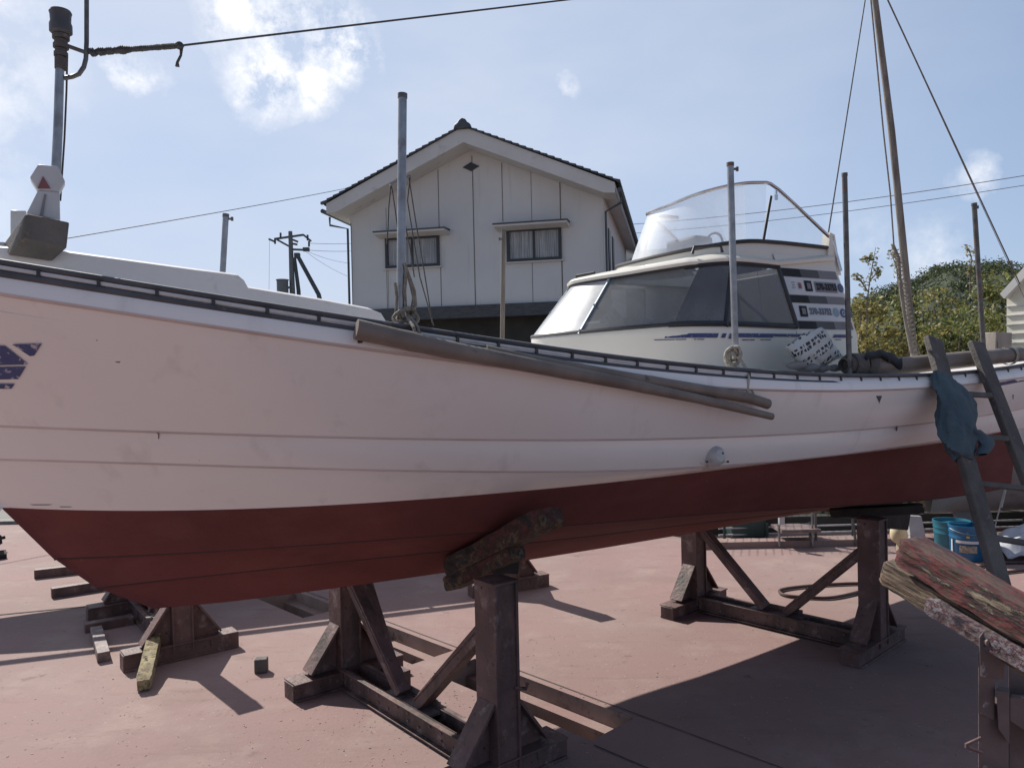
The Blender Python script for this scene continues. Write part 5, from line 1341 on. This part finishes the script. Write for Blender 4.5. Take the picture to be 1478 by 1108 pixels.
# gutters & pipes
mb = MB()
for sd in (-1, 1): mb.tube([roofpt(sd, 1.03, -OV, .10), roofpt(sd, 1.03, DEP+.5, .10)], .06, 8)
g0 = roofpt(-1, 1.03, -.3, .02); mb.tube([g0, g0-ZZ*.22, HP(wl_+.06, zE-.35, -.06), HP(wl_+.06, zband-.2, -.06), HP(wl_+.06, .5, -.06)], .032, 8)
g0 = roofpt(1, 1.03, -.3, .02); mb.tube([g0, g0-ZZ*.15, HP(-.06, zE-.35, -.06), HP(-.06, zband-.2, -.06), HP(-.06, .5, -.06)], .032, 8)
obj('rain_pipe', mb, 'pole_dark', house, split=1)
# windows
def window(x0, y0, x1, y1, yr0, yr1, awn):
    TL = hw(x0, y0, .02); BL = hw(x0, y1, .02); TR = hw(x1, yr0, .02); BR = hw(x1, yr1, .02)
    aL = (HC-TL).dot(hx_); aRr = (HC-TR).dot(hx_); zt_ = (TL.z+TR.z)/2; zb_ = (BL.z+BR.z)/2
    aM = (aL+aRr)/2; wd = aL-aRr; ht = zt_-zb_; zm = (zt_+zb_)/2
    mb = MB(); t_ = .075
    for z in (zt_, zb_): mb.box(HP(aM, z, -.02), (wd+t_, .10, t_), HR)
    for a in (aL, aRr): mb.box(HP(a, zm, -.02), (t_, .096, ht-t_), HR)
    mb.box(HP(aM, zm, -.01), (.06, .07, ht-t_), HR)
    fr_ = obj('window', mb, 'frame_dark', house, smooth=0)
    mb = MB()
    nn_ = 60; rows = [[HP(aL-.05-(wd-.1)*k/nn_, z, -.008-.012*math.sin(k*1.9)-.006*math.sin(k*.7)) for k in range(nn_+1)] for z in (zb_+.03, zt_-.03)]
    mb.grid(rows); obj('curtain', mb, 'curtain', fr_, smooth=80)
    mb = MB(); mb.quad(HP(aL, zb_, -.035), HP(aRr, zb_, -.035), HP(aRr, zt_, -.035), HP(aL, zt_, -.035)); obj('pane', mb, 'win_glass', fr_, smooth=0)
    mb = MB(); mb.box(HP(aM, zb_-.06, -.05), (wd+.22, .12, .03), HR); obj('sill', mb, 'house_white', fr_)
    (ax0, ay0, ax1, ay1) = awn; a0 = (HC-hw(ax0, ay0, .5)).dot(hx_); a1 = (HC-hw(ax1, ay1, .5)).dot(hx_); za = hw((ax0+ax1)/2, (ay0+ay1)/2, .5).z
    mb = MB()
    P1 = [HP(a0, za-.10, -.002), HP(a0, za+.02, -.002), HP(a0, za, -.5), HP(a0, za-.05, -.5)]
    mb.prism(P1, HP(a1, 0)-HP(a0, 0)); aw = obj('awning', mb, 'house_white', house, smooth=0)
    mb = MB(); mb.prism([HP(a0+.02, za+.022, .0), HP(a0+.02, za+.06, .0), HP(a0+.02, za+.035, -.53), HP(a0+.02, za+.003, -.53)], HP(a1-.02, 0)-HP(a0+.02, 0)); obj('awning_cap', mb, 'pole_dark', aw, smooth=0)
t = MATS['screen_front'].node_tree; tcn = [n for n in t.nodes if n.type == 'TEX_COORD'][0]; dp = t.nodes.new('ShaderNodeVectorMath'); dp.operation = 'DOT_PRODUCT'; dp.inputs[1].default_value = (math.cos(R(30)), math.sin(R(30)), 0)
t.links.new(tcn.outputs['Object'], dp.inputs[0]); mr = t.nodes.new('ShaderNodeMapRange'); mr.inputs[1].default_value = 1.40; mr.inputs[2].default_value = 1.78; mr.inputs[3].default_value = 1.0; mr.inputs[4].default_value = .38; t.links.new(dp.outputs['Value'], mr.inputs[0])
mu = t.nodes.new('ShaderNodeMath'); mu.operation = 'MULTIPLY'; al = t.nodes['Principled BSDF'].inputs['Alpha']; t.links.new(al.links[0].from_socket, mu.inputs[0]); t.links.new(mr.outputs[0], mu.inputs[1]); t.links.new(mu.outputs[0], al)
mxs = [n for n in t.nodes if n.type == 'MIX_SHADER'][0]; m5 = t.nodes.new('ShaderNodeMath'); m5.operation = 'MULTIPLY'; m5.inputs[1].default_value = .3; t.links.new(mu.outputs[0], m5.inputs[0]); t.links.new(m5.outputs[0], mxs.inputs[0])
glass_mat('win_glass', (.05, .06, .07), .22, .05, .8)
window(558, 345, 632, 386, 341, 382, (539, 335, 641, 330))
window(733, 333, 808, 377, 329, 372, (712, 324, 818, 318))
# side windows
mb = MB()
for (d_, w_) in ((.9, .5), (2.2, .5)): mb.box(HP(0, zE-1.15, d_+.5), (.06, w_, 1.2), HR)
obj('side_window', mb, 'frame_dark', house, smooth=0, split=1)
# rear wing
mb = MB(); mb.box(HP(-2.3, (zE-.6)/2, DEP+1.5), (5.0, 4, zE-.6), HR); obj('rear_wing', mb, 'dark_wall', house, smooth=0)
mb = MB(); c = HP(-2.3, zE-.6, DEP+1.5); mb.prism([c+hx_*-2.9+hn*2.3-ZZ*.1, c+hx_*2.9+hn*2.3-ZZ*.1, c+hx_*2.9+ZZ*.9, c+hx_*-2.9+ZZ*.9], -hn*.1); mb.box(c+hn*.9+ZZ*.0, (5.8, 3.2, .12), HR); obj('rear_roof', mb, 'tile', house, smooth=0)

# ------------------------------------------------------------ utility pole and wires
UY = 38
up_ = thing('utility_pole', 'grey concrete utility pole with cross arms and leaning brace beyond the foredeck', 'utility pole', (atY(421, 430, UY).x, UY, 0))
u = lambda x, y, dy=0: atY(x, y, UY+dy)
mb = MB(); mb.tube([Vector((u(425, 500).x, UY, 0)), u(422, 420), u(419, 334)], [.17, .14, .10], 12); obj('pole', mb, 'pole_conc', up_)
mb = MB(); mb.tube([Vector((u(436, 600).x, UY, 0)), u(431, 420), u(425, 372)], [.12, .10, .08], 10); mb.tube([Vector((u(500, 600).x, UY, 0)), u(460, 425), u(430, 370)], [.11, .11, .10], 10); mb.box(u(429, 369), (.25, .25, .25)); obj('brace', mb, 'pole_dark', up_, split=1)
mb = MB()
for a, b in (((388, 345), (397, 349)), ((396, 345), (438, 339)), ((438, 339), (449, 348)), ((400, 346), (420, 357)), ((420, 345), (430, 349)), ((422, 360), (446, 361)), ((419, 351), (429, 353))): mb.bar(u(*a), u(*b), .10, .09)
for x, y in ((405, 340), (444, 343), (397, 348), (446, 352)): mb.tube([u(x, y+4), u(x, y-4)], .05, 6)
mb.box(u(442, 360), (.3, .2, .18)); obj('cross_arm', mb, 'pole_dark', up_)
mb = MB(); mb.lathe(u(408, 420, -.3), [(0, -.5), (.28, -.5), (.28, .5), (.31, .52), (.31, .56), (0, .58)], 14); mb.box(u(414, 415, -.2), (.4, .12, .1)); obj('transformer', mb, 'pole_conc', up_)
def cable(a, b, sag, r_, m_, label, nm='overhead_wire'):
    mb = MB(); mb.tube(catenary(a, b, sag, 24), r_, 5); return one(nm, mb, m_, label, 'wire')
cable(atY(-560, 450, 7), hw(500, 272, .6), .05, .008, 'wire', 'thin dark wire running up from the bow to the left eave of the house')
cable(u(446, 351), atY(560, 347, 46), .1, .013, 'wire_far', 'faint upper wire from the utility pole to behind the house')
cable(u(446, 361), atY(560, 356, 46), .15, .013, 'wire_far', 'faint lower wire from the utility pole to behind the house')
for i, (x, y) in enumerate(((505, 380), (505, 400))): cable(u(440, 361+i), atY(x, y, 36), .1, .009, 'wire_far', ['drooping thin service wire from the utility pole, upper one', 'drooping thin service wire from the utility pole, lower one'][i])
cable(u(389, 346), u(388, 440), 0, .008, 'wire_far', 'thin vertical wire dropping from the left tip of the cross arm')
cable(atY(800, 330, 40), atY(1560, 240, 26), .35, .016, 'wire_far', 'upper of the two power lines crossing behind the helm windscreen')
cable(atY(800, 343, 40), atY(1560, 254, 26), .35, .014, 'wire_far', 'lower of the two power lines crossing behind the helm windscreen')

# ------------------------------------------------------------ right: white house, hill, trees
wh = thing('white_shed', 'pale shed with board siding and sloping verge at the right edge', 'shed', atY(1470, 520, 11))
S = lambda x, y, dy=0: atY(x, y, 11+dy)
mb = MB(); WN = Vector((-.88, -.47, 0)).normalized(); WP = S(1453, 500)
Q = lambda x, y, o=0: onPlane(x, y, WP+WN*o, WN)
mb.prism([Q(1453, 428), Q(1453, 620), Q(1640, 640), Q(1640, 200)], -WN*3); w0 = obj('wall', mb, 'shed_wall', wh, smooth=0)
mb = MB()
zt_w = Q(1453, 436).z
for k in range(int((zt_w-.3)/.13)+1):
    z_ = .3+k*.13; p_ = WP.copy(); p_.z = z_; q_ = p_+Vector((.47, -.88, 0)).normalized()*5; mb.bar(p_+WN*.01, q_+WN*.01, .02, .012)
obj('siding', mb, 'decal_pale', w0, smooth=0)
mb = MB(); mb.prism([Q(1443, 424, .12), Q(1449, 431, .12), Q(1640, 235, .12), Q(1640, 205, .12)], -WN*3.4); obj('roof', mb, 'house_white', wh, smooth=0)
# hill
mb = MB(); rows = []
crest = [(900, 520), (1000, 505), (1100, 480), (1180, 455), (1235, 428), (1262, 414), (1290, 408), (1310, 402), (1330, 388), (1345, 379), (1360, 382), (1375, 376), (1395, 380), (1420, 372), (1450, 384), (1478, 392), (1600, 400), (1800, 470)]
HYY = 80
for j in range(22):
    f = j/21; row = []
    for i in range(120):
        px = 900+900*i/119; cy = np.interp(px, [c[0] for c in crest], [c[1] for c in crest]); top_ = atY(px, cy, HYY); hh = max(.2, top_.z)
        hh = max(.2, hh-1.3)
        zz = hh*math.sin(min(1, f*1.15)*math.pi/2)**1.2 if f < .87 else hh*(1-(f-.87)*1.2)
        Yy = 45+f*40; x = top_.x/HYY*(HYY+ (f-.87)*30)
        zz += noise.noise(Vector((x*.22, Yy*.22, 0)))*1.0*min(1, f*3)+noise.noise(Vector((x*.9, Yy*.9, 3)))*.45
        row.append(Vector((x, Yy, max(-.5, zz) if f else -.5)))
    rows.append(row)
mb.grid(rows); struct('hill', mb, 'hill', smooth=60)
# hill canopy leaf clumps as stuff
def leaf_cloud(mb, c, rad, n, size, rng, squash=.8, mi=(0, 1)):
    c = Vector(c)
    for _ in range(n):
        while True:
            v = Vector((rng.uniform(-1, 1), rng.uniform(-1, 1), rng.uniform(-1, 1)))
            if v.length < 1: break
        if rng.random() < .75: v = v.normalized()*(.72+.3*rng.random())
        p = c+Vector((v.x*rad, v.y*rad, v.z*rad*squash)); s_ = size*rng.uniform(.5, 1.3)
        a = Vector((rng.gauss(0, 1), rng.gauss(0, 1), rng.gauss(0, .7))).normalized(); b = a.cross(Vector((rng.gauss(0, 1), rng.gauss(0, 1), rng.gauss(0, 1)))).normalized()
        f = mb.b.faces.new([mb.b.verts.new(p-a*s_), mb.b.verts.new(p+b*s_*.45), mb.b.verts.new(p+a*s_), mb.b.verts.new(p-b*s_*.45)])
        f.material_index = rng.choice(mi)
rng = random.Random(5)
mb = MB()
for _ in range(760):
    px = rng.uniform(1200, 1500); cy = np.interp(px, [c[0] for c in crest], [c[1] for c in crest]); f = rng.random()**1.5
    Yh = 80-f*26; top_ = atY(px, cy, HYY); fy = (Yh-45)/40; z = max(.2, top_.z-1.25)*math.sin(min(1, fy*1.15)*math.pi/2)**1.2
    leaf_cloud(mb, (top_.x/HYY*(HYY+(fy-.87)*30), Yh, z+.05), rng.choice((.5, .7, 1.0, 1.5)), 60, .14, rng, .75, (1, 1, 1, 0))
o = obj('hill_forest', mb, ['leaf_b', 'leaf_d', 'leaf_a'], smooth=0); o['kind'] = 'stuff'
# nearer trees
def tree(px, top, Y, wd, label, mi, seed, base=0.0, dens_=1.0, cat='tree'):
    rg = random.Random(seed); c = atY(px, 520, Y); x = c.x; zt_ = atY(px, top, Y).z
    root = thing('shrub_tree', label, cat, (x, Y, 0), group='bushy trees behind the stern')
    mb = MB(); nl = 5
    stems = []
    for k in range(nl):
        a = rg.uniform(0, 6.28); dx = Vector((math.cos(a), math.sin(a), 0)); p = Vector((x, Y, 0))+dx*.08
        pts = [p]; 
        for q in range(1, 5): pts.append(p+dx*(wd*.5*(q/4)**1.4*rg.uniform(.5, 1))+ZZ*(zt_*.88*q/4)+Vector((rg.gauss(0, .05), rg.gauss(0, .05), 0)))
        mb.tube(pts, [.05, .04, .028, .018, .007], 6); stems.append(pts)
    obj('trunk', mb, 'trunk', root)
    mb = MB()
    for k in range(5):
        a = rg.uniform(3.4, 6.0); p = Vector((x+wd*.6*math.cos(a), Y+wd*.55*math.sin(a), zt_*rg.uniform(.3, .55))); q_ = p+Vector((rg.uniform(-.25, .25), rg.uniform(-.1, .1), rg.uniform(.5, 1.0))); mb.tube([p, p.lerp(q_, .5)+Vector((rg.uniform(-.05, .05), 0, 0)), q_], [.012, .009, .004], 5)
    obj('twig', mb, 'bark_wood_light', root, split=1)
    mb = MB()
    ncl = int(34*dens_)
    for k in range(ncl):
        f = rg.random(); zz = zt_*(.12+.84*f); ww = wd*(.62*math.sin(math.pi*min(1, .25+f*.72))+.08)
        a = rg.uniform(0, 6.28); r_ = ww*math.sqrt(rg.random())
        leaf_cloud(mb, (x+r_*math.cos(a), Y+r_*math.sin(a)*.8, zz), rg.uniform(.10, .40), int(rg.uniform(40, 130)), .043, rg, .8, mi)
    obj('crown', mb, ['leaf_a', 'leaf_b', 'leaf_c'], root, smooth=0)
specs = [(1255, 418, 12.0, .8, 'yellowish leafy tree closest to the cabin', (0, 0, 2)), (1300, 414, 13.0, .95, 'bright green leafy tree directly behind the wooden mast', (0, 0, 1)), (1350, 408, 13.5, .9, 'olive leafy tree between the mast and the ladder tops', (0, 1, 2)), (1395, 402, 12.5, .9, 'dark green leafy tree behind the left top of the ladder', (1, 1, 0)), (1440, 388, 13.5, 1.0, 'tallest leafy tree, growing beside the pale shed', (0, 1)), (1278, 455, 11.0, .7, 'low yellow-green bush in front of the trees near the cabin', (0, 2, 2)), (1330, 452, 11.2, .8, 'low olive bush in front of the trees by the mast', (2, 0, 1)), (1375, 448, 11.3, .75, 'low dark bush above the aft log', (1, 1, 0)), (1425, 440, 11.6, .75, 'low mixed-green bush left of the square wooden post', (1, 0)), (1238, 450, 12.6, .7, 'yellow-tipped bush mostly hidden by the cabin back', (0, 2))]
for i, (px, top, Y, wd, lab, mi) in enumerate(specs): tree(px, top+6, Y, wd*1.3, lab, mi, 40+i, dens_=1.1, cat='bush' if 'bush' in lab else 'tree')
# sparse twigs sapling
rg = random.Random(77)
sp = thing('sapling', 'thin sapling with sparse feathery leaves against the sky beside the cabin', 'sapling', (atY(1255, 500, 11).x, 11, 0))
mbt = MB(); mbl = MB()
T_ = lambda x, y: atY(x, y, 11)
for pl in ([(1252, 560), (1251, 440), (1256, 400), (1264, 357)], [(1252, 420), (1240, 402), (1234, 398)], [(1255, 405), (1265, 395), (1268, 388)], [(1300, 440), (1294, 385), (1285, 362)], [(1262, 375), (1252, 372), (1248, 376)], [(1400, 420), (1402, 370), (1396, 356)]):
    P_ = [T_(*q) for q in pl]; mbt.tube(P_, [.012]+[.008]*(len(P_)-2)+[.003], 5)
    for k in range(44):
        f = rg.random()**.6; i = min(len(P_)-2, int(f*(len(P_)-1))); p = P_[i].lerp(P_[i+1], f*(len(P_)-1)-i)
        if p.z < 2.75: continue
        leaf_cloud(mbl, p, .07, 2, .028, rg, .8, (0, 2))
obj('stem', mbt, 'trunk', sp, split=1); obj('leaves', mbl, ['leaf_a', 'leaf_b', 'leaf_c'], sp, smooth=0)
# ------------------------------------------------------------ far ground beyond left
mb = MB(); mb.quad((-60, 9.5, .004), (1.2, 9.5, .004), (1.2, 60, .004), (-60, 60, .004)); struct('far_yard', mb, 'asphalt_far', smooth=0)
mb = MB(); mb.box((-8, 9.45, .02), (14, .18, .04)); struct('far_kerb', mb, 'concrete_block')
print('objects', len(bpy.data.objects), 'faces', sum(len(o.data.polygons) for o in bpy.data.objects if o.type == 'MESH'))
